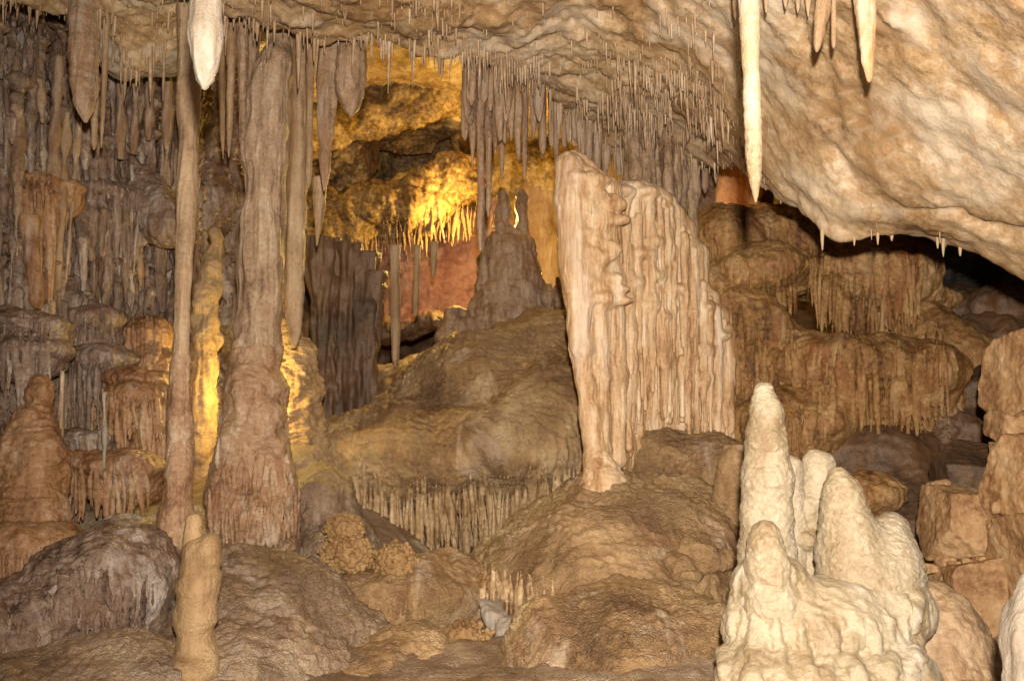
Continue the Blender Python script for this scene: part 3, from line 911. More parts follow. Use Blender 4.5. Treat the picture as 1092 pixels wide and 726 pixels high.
# overhanging bulges, mostly near the upper left
for i in range(12):
    x = rs.uniform(604, 775); y = topy(x) + 10 + rs.rand() ** 2 * 190
    if x > 660: y = topy(x) + rs.uniform(5, 140)
    w_ = rs.uniform(4, 10)
    pr.append(E(x + shift(x, y), y, dd(x) - .02, w_, w_ * rs.uniform(.5, .9), .09, k=.05))
for (x, y, w_) in [(684, 272, 14), (700, 296, 11), (690, 328, 13), (663, 205, 14), (690, 206, 14)]:
    pr.append(E(x, y, dd(x) - .02, w_, 7, .11, k=.05))
t = root('drapery_formation', P(640, 516, 7.5), 'tall pale ribbed flowstone drapery like a folded sheet standing on the big mound', 'flowstone drapery')
body('drapery_sheet', pr, .0090, .06, [('drop', .008, 9), ('flute', .006, 22), ('fbm', .012, 5)], M['pale'], parent=t)
body('foot', chain([(638, 492, 7.40, 13), (642, 508, 7.38, 18), (645, 518, 7.38, 22)], k=.06) + [E(640, 522, 7.4, 24, 9, .2)], .009, .06, [('drop', .02, 8), ('gour', .010, 9), ('fbm', .02, 5)], M['pale'], parent=t)

# grey runs that join the drapery to the ceiling
pr = []
for i in range(26):
    x = rs.uniform(668, 742); y0 = rs.uniform(130, 165); y1 = np.interp(x, tx[:, 0], tx[:, 1]) + rs.uniform(5, 30)
    r = rs.uniform(3, 7); d = 8.5 + rs.uniform(-.2, .2)
    pr.append(C(x, y0, d, r * 1.3, x + rs.uniform(-2, 2), y1, d - .15, r, k=.05))
body('flowstone_curtain', pr, .014, .05, [('flute', .02, 9), ('fbm', .02, 5)], M['column'], 'grey ribbed curtain joining the ceiling to the top of the pale drapery', 'flowstone')

# ------------------------------------------------------------------ mounds
GM = [('lump', .10, 1.1), ('fbm', .03, 2.6), ('gour', .008, 5.0), ('gour', .009, 11.0), ('gour', .004, 22), ('dimple', .014, 8), ('dimple', .009, 15), ('terrace', .035, 3.2)]
t = root('flowstone_mound', P(650, 700, 7.0), 'big rounded brown flowstone mound carrying the pale drapery', 'flowstone mound')
body('mound', [C(645, 524, 7.5, 26, 655, 690, 7.4, 138), E(652, 652, 7.45, 146, 124, 1.2), E(560, 670, 7.3, 66, 72, .6), E(735, 610, 7.7, 74, 90, .7), E(655, 560, 7.6, 70, 40, .5)],
     .014, .30, GM, M['mound'], parent=t)
fringe_part(fringe([(512, 612, 6.86), (530, 622, 6.72), (560, 630, 6.62), (592, 632, 6.58)], 24, (10, 66), (1.3, 3.2), None, 3, .03), M['fringe'], t)
body('shoulder', [E(715, 492, 8.3, 70, 40, .5), E(760, 520, 8.0, 55, 50, .45), E(690, 470, 8.4, 50, 25, .4)], .016, .2, GM, M['mound'], parent=t)
bx3 = [E(x_, y_, depth_at(x_, y_) + .02 if depth_at(x_, y_) < 98 else 6.8, w_, h_, .12) for x_, y_, w_, h_ in [(742, 584, 22, 9), (752, 602, 24, 9), (732, 612, 17, 9), (764, 594, 18, 10), (722, 600, 13, 8)]]
body('knob_cluster', bx3, .009, .06, [('drop', .03, 8), ('fbm', .02, 10)], M['mound'], parent=t)

t = root('flowstone_mound', P(680, 740, 5.9), 'nearest brown flowstone mound at the bottom edge, in front of the drapery mound', 'flowstone mound')
body('mound', [E(672, 765, 5.9, 140, 124, .95), E(585, 745, 5.7, 48, 100, .4), E(740, 750, 5.9, 70, 100, .6)], .013, .2, GM, M['mound'], parent=t)

# middle mound with the fringe of drips
LIPM = [(372, 520, 8.75), (400, 528, 8.6), (430, 530, 8.5), (470, 528, 8.45), (510, 524, 8.45), (550, 520, 8.5), (585, 514, 8.6), (620, 500, 8.8)]
LIPM = [(x, y + 4 + 5 * math.sin(x * .06), d - .02) for x, y, d in LIPM]
t = root('flowstone_mound', P(490, 610, 9.0), 'broad brown flowstone dome fringed with icicle like drips left of the drapery', 'flowstone mound')
body('dome', [E(500, 482, 9.6, 150, 56, 1.15), E(410, 486, 9.5, 80, 46, .9), E(585, 458, 9.7, 90, 74, 1.0), E(540, 430, 10.2, 110, 80, 1.0), E(600, 400, 10.5, 60, 70, .8)], .015, .22, GM[:7] + [('terrace', .05, 2.5), ('flute', .014, 10)], M['mound'], parent=t)
fringe_part(fringe(LIPM, 90, (22, 70), (1.5, 3.2), None, 8, .05, head=14) + fringe([(378, 512, 8.75), (388, 532, 8.6), (400, 550, 8.5), (425, 562, 8.4)], 14, (16, 44), (1.6, 3.2), None, 18, .05, head=16), M['fringe'], t, .0105)
fringe_part(fringe([(x, y + 6, d) for x, y, d in LIPM if 425 < x < 600], 24, (30, 86), (2.0, 4.2), None, 31, .03, head=10), M['fringe'], t, .0105, 'drip_fringe')
body('undercut_wall', [E(510, 610, 9.8, 110, 90, .5), E(420, 590, 9.7, 60, 70, .4), E(590, 590, 9.7, 60, 80, .4)], .022, .2, [('fbm', .06, 2.5), ('flute', .04, 7), ('drop', .04, 6)], M['column'], parent=t)

# slope up to the castle, and the ridge running down to the left
body('flowstone_slope', [C(600, 345, 11.4, 18, 470, 395, 11.2, 16), C(470, 395, 11.2, 18, 350, 470, 10.6, 22), C(590, 380, 11.2, 40, 420, 460, 10.6, 40), E(470, 420, 11.4, 90, 40, .8), E(560, 390, 11.4, 60, 40, .8)],
     .02, .2, [('lump', .10, 1.2), ('fbm', .05, 3), ('gour', .015, 5), ('drop', .03, 4)], M['mound'], 'long brown ramp sloping up from the dark hollow to the stalagmite castle', 'flowstone slope')
body('knob_stalagmite', [E(474, 437, 10.1, 9, 7, .10), C(474, 440, 10.1, 7, 474, 452, 10.1, 6)], .012, .05, [('fbm', .02, 8)], M['mound'], 'small mushroom knob sitting on the brown dome', 'stalagmite')

# ------------------------------------------------------------------ stalagmite castle
CAS = [('drop', .05, 5), ('ring', .018, 6), ('fbm', .025, 5), ('flute', .012, 12)]
t = root('stalagmite_castle', P(540, 350, 11.6), 'dark grey castle like cluster of fused stalagmites below the stalactite curtain', 'stalagmite cluster')
body('tiered_base', [C(545, 295, 11.7, 28, 545, 335, 11.6, 34), C(530, 315, 11.6, 22, 528, 350, 11.5, 26), C(515, 330, 11.5, 12, 512, 360, 11.5, 16), C(560, 310, 11.6, 18, 560, 345, 11.5, 22), C(485, 338, 11.4, 11, 480, 385, 11.3, 16), C(497, 350, 11.4, 9, 495, 380, 11.3, 14), C(543, 268, 11.7, 26, 545, 310, 11.7, 31)], .016, .10, CAS, M['column'], parent=t)
for i, (x, y, y2, w_, d) in enumerate([(536, 201, 275, 17, 11.7), (556, 203, 275, 14, 11.75), (533, 236, 275, 12, 11.5), (519, 200, 270, 8, 11.8), (515, 272, 320, 12, 11.5), (519, 342, 372, 10, 11.2), (585, 303, 350, 12, 11.4), (597, 296, 350, 12, 11.5)]):
    v, q = lathe([(P(x, y, d), R(w_ * .22, d)), (P(x, y + 5, d), R(w_ * .36, d)), (P(x - .5, y + (y2 - y) * .5, d), R(w_ * .5, d)), (P(x, y2, d), R(w_ * .72, d)), (P(x, y2 + 14, d), R(w_ * .85, d))], 40, 90, [('ring', .016, 6), ('drop', .02, 7), ('lump', .03, 4)])
    link_mesh('turret', v, q, M['column'], origin=P(x, y2 + 14, d), parent=t)

# ------------------------------------------------------------------ yellow lit rock hanging in the recess
YR = [('lump', .16, .9), ('fbm', .10, 1.8), ('fbm', .04, 6), ('drop', .04, 5)]
t = root('hanging_rock', P(440, 150, 13.5), 'huge yellow lit ochre rock hanging in the recess under a deep dark hollow', 'rock')
body('upper_block', [E(420, 90, 13.8, 130, 62, 1.0), E(340, 150, 13.6, 60, 60, .8), E(480, 70, 14.2, 70, 60, .8), C(300, 170, 13.2, 26, 470, 95, 13.2, 20)], .022, .25, YR, M['yellowrock'], parent=t)
body('lower_block', [C(345, 245, 13.2, 32, 500, 192, 13.4, 28), E(415, 226, 13.3, 66, 28, .55), E(360, 265, 13.2, 30, 28, .45), C(300, 240, 13.5, 50, 350, 250, 13.4, 40)], .020, .18, YR + [('flute', .02, 9)], M['yellowrock'], parent=t)
fringe_part(fringe([(375, 270, 12.75), (420, 254, 12.75), (450, 248, 12.8), (507, 230, 13.1)], 60, (6, 30), (.7, 1.5), None, 14, .06), M['gold'], t, .013)
body('back_face', [E(420, 165, 15.6, 120, 70, .5), E(500, 150, 15.6, 60, 80, .5), E(575, 180, 15.4, 60, 70, .4)], .035, .2, YR, M['yellowrock'], parent=t)
body('side_block', [C(486, 80, 14.0, 18, 508, 200, 13.9, 14), C(200, 190, 13.2, 40, 330, 215, 13.2, 34), C(190, 110, 13.6, 30, 330, 130, 13.4, 30)], .024, .15, YR, M['yellowrock'], parent=t)
body('pale_ledge', [E(345, 275, 10.9, 26, 18, .3), E(365, 290, 10.9, 20, 12, .25)], .016, .1, [('fbm', .05, 4)], M['wall'], 'pale boulder wedged under the yellow rock beside the slim stalactite', 'boulder')

# ------------------------------------------------------------------ right hand ledges
RL = [('lump', .12, 1.0), ('fbm', .04, 3), ('gour', .016, 5), ('flute', .022, 7), ('flute', .010, 14)]


def ledge(name, prims, lips, label, mat, seed, n, ln, rad=(1.2, 3.8), h=.017, zmin=-.5, group='flowstone terraces on the right'):
    t = root(name, P(*lips[0][0]), label, 'flowstone', group)
    body('terrace', list(prims), h, .2, RL, mat, parent=t, zmin=zmin)
    pr = []
    for j, l in enumerate(lips):
        pr += fringe(l, n[j], ln[j], rad, None, seed + j, .05, head=26)
    fringe_part(pr, mat, t, .0115)
    return t


ledge('flowstone_terrace', [E(800, 292, 9.46, 62, 36, 0.77), E(905, 288, 9.63, 82, 34, 0.86), E(830, 258, 10.15, 120, 32, 1.03), E(770, 262, 9.80, 50, 30, 0.77), C(829, 250, 9.37, 6, 832, 285, 9.29, 14), E(930, 300, 9.37, 55, 40, 0.60), E(975, 322, 9.72, 46, 26, 0.50)],
      [[(752, 282, 9.0), (772, 306, 8.9), (800, 322, 8.75), (830, 322, 8.75), (852, 300, 8.9)], [(862, 280, 9.0), (880, 304, 8.9), (905, 322, 8.8), (935, 326, 8.8), (962, 316, 8.9), (984, 296, 9.2)]],
      'uppermost ochre flowstone terrace under the slab, with long hanging drips', M['ochre'], 40, (36, 44), ((10, 54), (14, 72)))
ledge('flowstone_terrace', [E(900, 392, 8.94, 95, 34, 0.77), E(955, 398, 8.86, 60, 32, 0.65), E(860, 385, 9.12, 60, 26, 0.60), C(960, 340, 9.46, 34, 1020, 390, 9.12, 40), E(920, 440, 9.03, 110, 50, 0.60)],
      [[(836, 392, 8.5), (852, 408, 8.4), (872, 414, 8.35), (892, 404, 8.4)], [(893, 390, 8.35), (912, 402, 8.3), (938, 410, 8.26), (966, 412, 8.26), (992, 404, 8.4), (1014, 384, 8.6)]],
      'middle ochre flowstone terrace with a thick orange pleated curtain', M['ochre'], 50, (16, 40), ((10, 34), (24, 90)))
ledge('flowstone_terrace', [C(750, 290, 9.12, 20, 800, 345, 9.03, 24), C(800, 345, 9.03, 26, 868, 408, 8.93, 22), C(775, 360, 9.12, 34, 850, 420, 9.03, 28), E(810, 400, 9.21, 70, 50, 0.57)],
      [[(778, 360, 8.84), (805, 388, 8.69), (840, 412, 8.64), (880, 420, 8.74)], [(780, 395, 8.84), (800, 418, 8.74), (835, 432, 8.69)]],
      'slanting ochre flowstone ledge running down beside the drapery', M['ochre'], 60, (24, 14), ((14, 45), (12, 36)))
ledge('flowstone_terrace', [C(800, 458, 8.55, 22, 885, 425, 8.46, 14), E(850, 450, 8.55, 50, 22, 0.43), C(885, 430, 8.50, 14, 830, 500, 8.36, 22)],
      [[(808, 468, 8.26), (840, 462, 8.17), (870, 446, 8.17), (890, 436, 8.26)]],
      'lowest small ochre ledge with short drips behind the tall white stalagmite', M['ochre'], 70, (22,), ((12, 38),))
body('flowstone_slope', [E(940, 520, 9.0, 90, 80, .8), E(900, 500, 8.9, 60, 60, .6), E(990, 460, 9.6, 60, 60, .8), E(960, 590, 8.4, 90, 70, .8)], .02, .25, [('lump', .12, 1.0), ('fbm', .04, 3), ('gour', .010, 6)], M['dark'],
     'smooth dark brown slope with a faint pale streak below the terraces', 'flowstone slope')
body('flowstone_shelf', [E(925, 527, 7.9, 34, 22, .3)], .013, .1, RL[1:], M['ochre'], 'small ochre shelf glimpsed between the white stalagmite and the tan block', 'flowstone')

# boulders at the right
RB = [('fbm', .016, 4), ('fbm', .008, 14)]


def boulder(prims, mat, label, h=.016, group='boulders heaped at the right', k=.008, name='boulder', rec=None):
    return body(name, prims, h, k, rec or RB, mat, label, 'boulder', group)


boulder([H(1035, 262, 10.2, 95, 34, .9, 3)], M['greyrock'], 'flat blue grey slab lying in the dark gap under the ceiling edge', .022)
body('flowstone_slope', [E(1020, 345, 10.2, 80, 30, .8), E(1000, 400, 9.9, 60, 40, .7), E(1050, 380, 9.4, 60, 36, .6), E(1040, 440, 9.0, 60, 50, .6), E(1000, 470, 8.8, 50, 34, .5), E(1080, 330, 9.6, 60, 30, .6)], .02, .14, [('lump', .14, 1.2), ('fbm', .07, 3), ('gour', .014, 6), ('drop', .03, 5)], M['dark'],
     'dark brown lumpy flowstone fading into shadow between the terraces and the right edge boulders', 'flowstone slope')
boulder([H(1090, 400, 6.4, 22, 48, .3, 12)], M['rock'], 'upright tan wedge shaped boulder at the right edge, topmost of the pile', .0085)
boulder([H(1074, 455, 6.5, 15, 18, .2, 15)], M['rock'], 'squarish tan boulder at the right edge directly below the wedge', .0085)
boulder([H(1100, 510, 6.2, 28, 52, .3, 17)], M['rock'], 'tall pale tan boulder at the right edge beside the square block', .0085)
boulder([H(1096, 600, 6.1, 24, 50, .3, 19)], M['rock'], 'narrow tan boulder at the right edge below the tall pale one', .0085)
boulder([H(1022, 556, 6.7, 32, 38, .3, 21)], M['rock'], 'flat faced orange tan square block behind the white stalagmites', .0085)
boulder([H(1034, 638, 6.5, 36, 38, .35, 23)], M['rock'], 'orange tan boulder under the flat faced block', .0085)
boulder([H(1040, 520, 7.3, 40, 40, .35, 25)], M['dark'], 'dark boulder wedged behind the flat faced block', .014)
body('flowstone_bank', chain([(1102, 622, 3.3, 12), (1102, 680, 3.25, 20), (1106, 760, 3.2, 30)]) + [E(1130, 690, 3.3, 44, 66, .25)], .007, .08, [('flute', .010, 16), ('drop', .01, 12), ('fbm', .008, 8)], M['white'], 'pale ribbed flowstone bank at the lower right corner', 'flowstone')
boulder([H(788, 206, 10.5, 34, 30, .35, 41)], M['orange'], 'orange lit angular rock behind the tip of the long cream stalactite', .014)
boulder([H(740, 215, 10.6, 24, 40, .35, 45)], M['dark'], 'dark upright rock slab behind the top of the drapery', .016)

# ------------------------------------------------------------------ white stalagmites at lower right
WR = [('gour', .004, 10), ('fbm', .012, 4), ('gour', .003, 24), ('dimple', .003, 30)]
WG = 'white stalagmites on the lower right flowstone'


def wstal(prims, label, h=.007, k=.05):
    return body('stalagmite', prims, h, k, WR, M['cream'], label, 'stalagmite', WG)


wstal(chain([(815, 418, 4.75, 10), (817, 440, 4.75, 15), (817, 470, 4.75, 20), (818, 510, 4.75, 24), (818, 550, 4.75, 24), (818, 590, 4.75, 26), (818, 630, 4.75, 32)]), 'tallest cream stalagmite with a blunt tapering top standing on the white flowstone')
wstal(chain([(868, 492, 5.15, 11), (872, 510, 5.15, 14), (866, 540, 5.15, 16), (866, 570, 5.15, 20), (860, 610, 5.15, 26)]) + [E(878, 492, 5.15, 10, 8, .06), E(858, 545, 5.1, 10, 14, .06), E(858, 575, 5.05, 14, 10, .07), E(884, 525, 5.15, 8, 18, .06)], 'knobbly white stalagmite half hidden between the tall one and the humped one')
wstal(chain([(894, 508, 4.6, 9), (898, 530, 4.6, 17), (903, 560, 4.6, 24), (908, 590, 4.6, 32), (915, 630, 4.6, 42)]) + [E(944, 605, 4.65, 36, 48, .18), E(953, 560, 4.7, 13, 10, .07), E(930, 620, 4.6, 46, 36, .2), E(958, 640, 4.65, 26, 40, .16)], 'wide humped white stalagmite with a rounded peak on its left shoulder', k=.07)
wstal(chain([(817, 566, 4.35, 10), (818, 582, 4.35, 16), (819, 605, 4.35, 21), (822, 640, 4.37, 26), (826, 720, 4.4, 34)]), 'short stubby cream stalagmite in front of the tallest one')
wstal(chain([(842, 500, 5.1, 12), (842, 560, 5.1, 16), (842, 610, 5.1, 20)]), 'slim pale stalagmite tucked right behind the tallest one')
t = root('flowstone_mound', P(880, 740, 4.5), 'creamy white dripping flowstone shelf under the white stalagmites', 'flowstone mound')
pr = survey([E(830, 668, 4.45, 56, 40, .22), E(890, 660, 4.5, 70, 44, .26), E(945, 650, 4.6, 42, 48, .22), E(870, 740, 4.35, 104, 52, .30), E(810, 740, 4.3, 44, 48, .22), E(940, 735, 4.4, 60, 52, .26), E(820, 620, 4.45, 36, 30, .15)], .014, .09, t)
pr += fringe([(776, 652, 4.34), (800, 664, 4.22), (835, 674, 4.17), (880, 678, 4.15), (920, 674, 4.18), (960, 662, 4.30), (980, 640, 4.5)], 12, (6, 44), (2.5, 6.5), .03, 91, .02, head=10)
pr += fringe([(770, 702, 4.18), (810, 712, 4.06), (860, 716, 4.01), (920, 714, 4.05), (975, 700, 4.25)], 13, (6, 34), (2.5, 6), .03, 95, .02, head=8)
body('shelf', pr, .0075, .09, [('drop', .012, 9), ('gour', .006, 10), ('fbm', .016, 5), ('flute', .008, 14)], M['cream'], parent=t)
body('slope', [E(990, 745, 5.0, 74, 112, .5), E(1020, 750, 5.1, 52, 74, .4), E(930, 690, 5.1, 80, 60, .4)], .010, .12, [('lump', .05, 1.6), ('gour', .006, 9), ('fbm', .02, 4), ('dimple', .006, 14)], M['tan'], parent=t)
stalagmite([(784, 474, 7.3, 20), (783, 488, 7.28, 26), (781, 510, 7.25, 24), (782, 535, 7.2, 32), (783, 590, 7.1, 40)], M['mound'], 'stumpy brown stalagmite beside the tall white stalagmite and the drapery foot', [('drop', .04, 6), ('ring', .02, 5), ('fbm', .02, 6)])

# ------------------------------------------------------------------ left wall formations
LW = [('lump', .06, 1.4), ('fbm', .025, 4), ('flute', .018, 9), ('gour', .008, 9), ('drop', .02, 7)]


def curtain(prims, lips, n, ln, label, mat, seed, rad=(1.2, 3.0), h=.011):
    t = root('flowstone_curtain', P(*lips[0][0]), label, 'flowstone', 'flowstone curtains on the left wall')
    flat = []
    for typ, p, r, q_, r2, k in prims:                      # sit deep in the wall, with a flat shelf top
        if typ == 'e':
            flat.append((typ, p + np.array((0, .16, .02)), r * np.array((1.12, .95, .8)), None, None, k))
            flat.append((typ, p + np.array((0, .22, -r[2] * .9)), r * np.array((.95, .85, 1.0)), None, None, k))
        else:
            flat.append((typ, p, r, q_, r2, k))
    body('ledge', flat, h, .08, LW, mat, parent=t)
    pr = []
    for j, l in enumerate(lips):
        pr += fringe(l, int(n[j] * 1.7), (ln[j][0] * .4, ln[j][1] * 1.25), rad, None, seed + j, .04, head=11)
    fringe_part(pr, mat, t, .0085)
    return t


curtain([E(88, 342, 7.9, 36, 20, .35), E(80, 335, 8.1, 40, 18, .3)], [[(55, 345, 7.75), (75, 350, 7.6), (100, 352, 7.58), (125, 352, 7.7)]], (17,), ((28, 75),), 'arched grey flowstone curtain on the left wall, highest of the tiers', M['wall'], 101)
curtain([E(98, 385, 7.7, 40, 16, .32)], [[(58, 385, 7.6), (72, 392, 7.48), (98, 396, 7.42), (125, 398, 7.5)]], (18,), ((35, 95),), 'flat lipped grey flowstone curtain with stringy drips in the middle of the left wall', M['wall'], 105)
curtain([E(142, 425, 7.4, 32, 22, .32), E(140, 405, 7.5, 26, 14, .3), E(150, 455, 7.5, 34, 30, .3)], [[(108, 428, 7.3), (125, 434, 7.16), (150, 434, 7.1), (172, 425, 7.2)]], (15,), ((40, 62),), 'rusty pleated flowstone curtain with one white run beside the thin column', M['wallrust'], 109)
curtain([E(86, 470, 7.3, 30, 13, .3)], [[(58, 472, 7.2), (75, 478, 7.08), (98, 478, 7.06), (112, 472, 7.15)]], (11,), ((12, 24),), 'short stubby fringed shelf on the left wall above the lowest curtain', M['wall'], 113)
curtain([E(110, 500, 7.2, 48, 18, .34), E(85, 492, 7.2, 26, 12, .3), E(140, 500, 7.2, 28, 22, .3)], [[(64, 500, 7.1), (85, 508, 6.95), (115, 512, 6.88), (145, 508, 6.95), (158, 500, 7.1)]], (20,), ((30, 55),), 'lowest flowstone curtain on the left wall, just above the rounded boulder mound', M['wallrust'], 117)
curtain([E(150, 360, 8.2, 26, 30, .3), E(160, 395, 8.0, 22, 30, .3)], [[(135, 350, 7.95), (150, 358, 7.9), (172, 352, 8.0)]], (9,), ((30, 60),), 'rusty bulging curtain between the wall tiers and the thin column', M['wallrust'], 121)
curtain([E(45, 195, 7.5, 26, 18, .3), E(35, 210, 7.4, 22, 20, .3)], [[(18, 205, 7.2), (35, 212, 7.1), (60, 205, 7.2)]], (13,), ((50, 110),), 'tan curtain of runs high on the left wall below the broad stalactite', M['wallrust'], 125)
curtain([E(100, 205, 8.1, 34, 18, .32), E(125, 215, 8.2, 22, 14, .3), C(125, 150, 8.6, 16, 175, 240, 8.3, 24)], [[(75, 212, 7.9), (95, 216, 7.82), (120, 216, 7.85), (145, 208, 8.0)]], (17,), ((40, 100),), 'wide grey curtain high on the left wall with a leaning rib above it', M['wall'], 129)
curtain([E(20, 345, 7.0, 34, 18, .3), E(20, 375, 6.9, 30, 16, .3)], [[(-15, 352, 6.8), (10, 358, 6.72), (40, 356, 6.75), (52, 348, 6.9)]], (13,), ((40, 90),), 'grey streaked curtain at the left edge level with the arched one', M['wall'], 133)

# fused mass of thin runs that covers the wall
def run_mass(n, xr, yr, lr, label, mat, seed):
    rs = np.random.RandomState(seed); pr = []
    for i in range(n):
        x = rs.uniform(*xr); y0 = rs.uniform(*yr); l = rs.uniform(*lr)
        d = float(np.interp(x, [-40, 0, 60, 110, 150, 210], [6.7, 7.2, 7.75, 8.2, 8.55, 9.05])) - rs.uniform(-.12, .22)
        r = rs.uniform(1.2, 2.6) if rs.rand() < .65 else rs.uniform(3, 7)
        j1, j2 = rs.uniform(-3, 3), rs.uniform(-5, 5)
        pr.append(C(x, y0, d + .12, r * .9, x + j1, y0 + l * .4, d, r, k=.018)); pr.append(C(x + j1, y0 + l * .4, d, r, x + j2, y0 + l, d + .03, max(.6, r * .35), k=.018))
        if rs.rand() < .22: pr.append(E(x, y0 + 3, d + .04, r * rs.uniform(1.8, 3), r * 1.6, .10, k=.04))
    return body('flowstone_curtain', pr, .0095, .02, [('fbm', .016, 5), ('drop', .012, 9), ('flute', .005, 20)], mat, label, 'flowstone', 'flowstone curtains on the left wall')


run_mass(230, (-30, 120), (10, 330), (40, 170), 'dense fused mass of thin grey and white runs covering the left end of the wall', M['wall'], 301)
run_mass(170, (95, 212), (60, 330), (35, 140), 'dense fused mass of thin grey runs on the wall behind the thin column', M['wall'], 302)
run_mass(70, (60, 205), (380, 520), (30, 80), 'short fused runs filling the wall between the lower tiers', M['wallrust'], 303)
run_mass(60, (-20, 205), (40, 470), (50, 170), 'scattered thin whitish grey runs streaking the darker left wall', M['column'], 304)
# runs and thin columns on the left wall
rs = np.random.RandomState(77)
for i, (x0, y0, x1, y1, w_, mat, lab) in enumerate([
        (62, 60, 52, 320, 8, 'column', 'long pale run leaning down the left wall past the tan curtain'),
        (72, 120, 60, 330, 6, 'tan', 'slender tan run beside the long pale run on the left wall'),
        (84, 130, 70, 300, 3.5, 'straw', 'thin white run trickling down from the broad grey stalactite'),
        (130, 60, 128, 170, 8, 'column', 'dark thin stalactite below the pale ceiling patch, left of its neighbours'),
        (145, 70, 143, 165, 7, 'column', 'dark thin stalactite below the pale ceiling patch, between its neighbours'),
        (160, 68, 158, 150, 9, 'column', 'dark thin stalactite below the pale ceiling patch, widest of the three'),
        (178, 60, 178, 205, 6, 'column', 'straw thin stalactite just left of the thin column'),
        (46, 325, 44, 440, 12, 'wall', 'greyish ribbed run joining the lower left stalagmite'),
        (30, 230, 40, 330, 16, 'wallrust', 'rusty ribbed run on the left wall below the tan curtain'),
        (66, 395, 64, 545, 3, 'straw', 'thin white thread of calcite beside the lowest curtain'),
        (112, 418, 111, 500, 4.5, 'white', 'bright white run beside the rusty pleated curtain')]):
    d = float(np.interp(x0, [0, 60, 110, 200], [7.0, 7.5, 7.3 if y0 > 300 else 7.9, 8.6]))
    if y0 > 380: d -= .35
    v, q = lathe([(P(x0, y0, d), R(w_ * .5, d)), (P((x0 * 2 + x1) / 3, y0 + (y1 - y0) * .35, d - .03), R(w_ * .5, d)), (P((x0 + x1 * 2) / 3, y0 + (y1 - y0) * .7, d - .03), R(w_ * .42, d)), (P(x1, y1, d), R(w_ * .25, d))], 24, 110, [('lump', .03, 3), ('drop', .012, 10), ('flute', .01, 14)])
    tag(link_mesh('calcite_run', v, q, M[mat], origin=P(x0, y0, d)), lab, 'calcite run', 'calcite runs on the left wall')

t = root('stalagmite', P(28, 640, 6.6), 'broad rust brown stalagmite at the lower left edge reaching up the wall', 'stalagmite', 'stalagmites')
body('cone', chain([(44, 410, 6.9, 10), (40, 450, 6.8, 22), (32, 500, 6.7, 34), (26, 560, 6.6, 40), (20, 640, 6.5, 48)]), .012, .06, [('gour', .016, 6), ('gour', .008, 12), ('lump', .06, 2), ('drop', .02, 7)], M['wallrust'], parent=t)
body('skirt', [E(30, 585, 6.4, 50, 26, .3), E(5, 600, 6.3, 50, 40, .3), E(60, 575, 6.5, 18, 14, .2)], .012, .08, LW, M['wallrust'], parent=t)
fringe_part(fringe([(-20, 600, 6.06), (10, 606, 6.0), (40, 602, 6.03), (72, 590, 6.15)], 20, (16, 50), (1.6, 3), None, 141), M['wallrust'], t)
t = root('flowstone_mound', P(110, 690, 6.0), 'rounded greyish brown flowstone boulder below the left wall curtains', 'flowstone mound')
body('mound', [E(125, 622, 6.2, 58, 62, .6), E(80, 640, 6.0, 44, 44, .5), E(40, 665, 5.8, 60, 40, .5), E(150, 640, 6.2, 40, 60, .5), E(82, 605, 6.0, 20, 22, .25), E(0, 680, 5.6, 50, 40, .5)], .012, .18, [('lump', .06, 1.4), ('fbm', .03, 3), ('gour', .014, 6), ('gour', .008, 11), ('flute', .012, 10)], M['wall'], parent=t)
fringe_part(fringe([(-20, 655, 5.4), (30, 640, 5.5), (80, 612, 5.6), (120, 630, 5.6), (165, 625, 5.7)], 34, (12, 52), (1.6, 4), None, 151, head=12) + fringe([(80, 660, 5.6), (150, 665, 5.7)], 14, (8, 30), (1.6, 3.2), None, 152, head=10), M['wall'], t)

# small stalagmite in the left foreground
t = root('stalagmite', P(208, 720, 5.0), 'short yellowish jointed stalagmite broken into blocks in the left foreground', 'stalagmite', 'stalagmites')
body('lower_shaft', chain([(212, 590, 5.0, 15), (212, 620, 5.0, 17), (209, 660, 5.0, 17), (208, 700, 5.0, 18), (208, 740, 5.0, 26)]) + [E(224, 590, 5.0, 6, 16, .06), E(206, 715, 4.95, 24, 16, .14)], .008, .05, [('ring', .012, 5), ('drop', .012, 9), ('fbm', .01, 6)], M['gold'], parent=t)
body('broken_tip', [C(206, 556, 5.02, 9, 205, 586, 5.02, 11)], .007, .04, [('fbm', .012, 6), ('drop', .008, 10)], M['gold'], parent=t)

# ------------------------------------------------------------------ lumps in the dip between the mounds
MB = [('lump', .06, 1.6), ('fbm', .02, 4), ('gour', .008, 8), ('drop', .03, 5), ('dimple', .012, 9), ('dimple', .008, 16)]
body('flowstone_mound', [E(345, 545, 7.9, 36, 46, .5), E(326, 515, 8.2, 32, 36, .4), E(362, 590, 7.4, 40, 34, .4)], .014, .15, MB, M['floor'], 'smooth grey brown flowstone hump right of the reddish column base', 'flowstone mound')
t = root('flowstone_mound', P(430, 690, 6.8), 'dark topped brown flowstone hump with a fringed lip in the dip between the mounds', 'flowstone mound')
body('hump', [E(440, 640, 7.0, 74, 48, .7), E(400, 650, 6.8, 50, 40, .5), E(480, 640, 7.1, 40, 50, .5)], .013, .15, MB, M['mound'], parent=t)
fringe_part(fringe([(356, 640, 6.36), (385, 655, 6.26), (420, 662, 6.2), (450, 655, 6.26)], 26, (6, 36), (1.3, 3), None, 161), M['mound'], t)
body('flowstone_mound', [E(430, 712, 5.9, 60, 34, .4), E(450, 690, 6.1, 44, 28, .35), E(390, 722, 5.7, 44, 26, .35)], .012, .12, MB, M['mound'], 'low brown flowstone lump at the bottom edge between the left floor and the coral', 'flowstone mound')


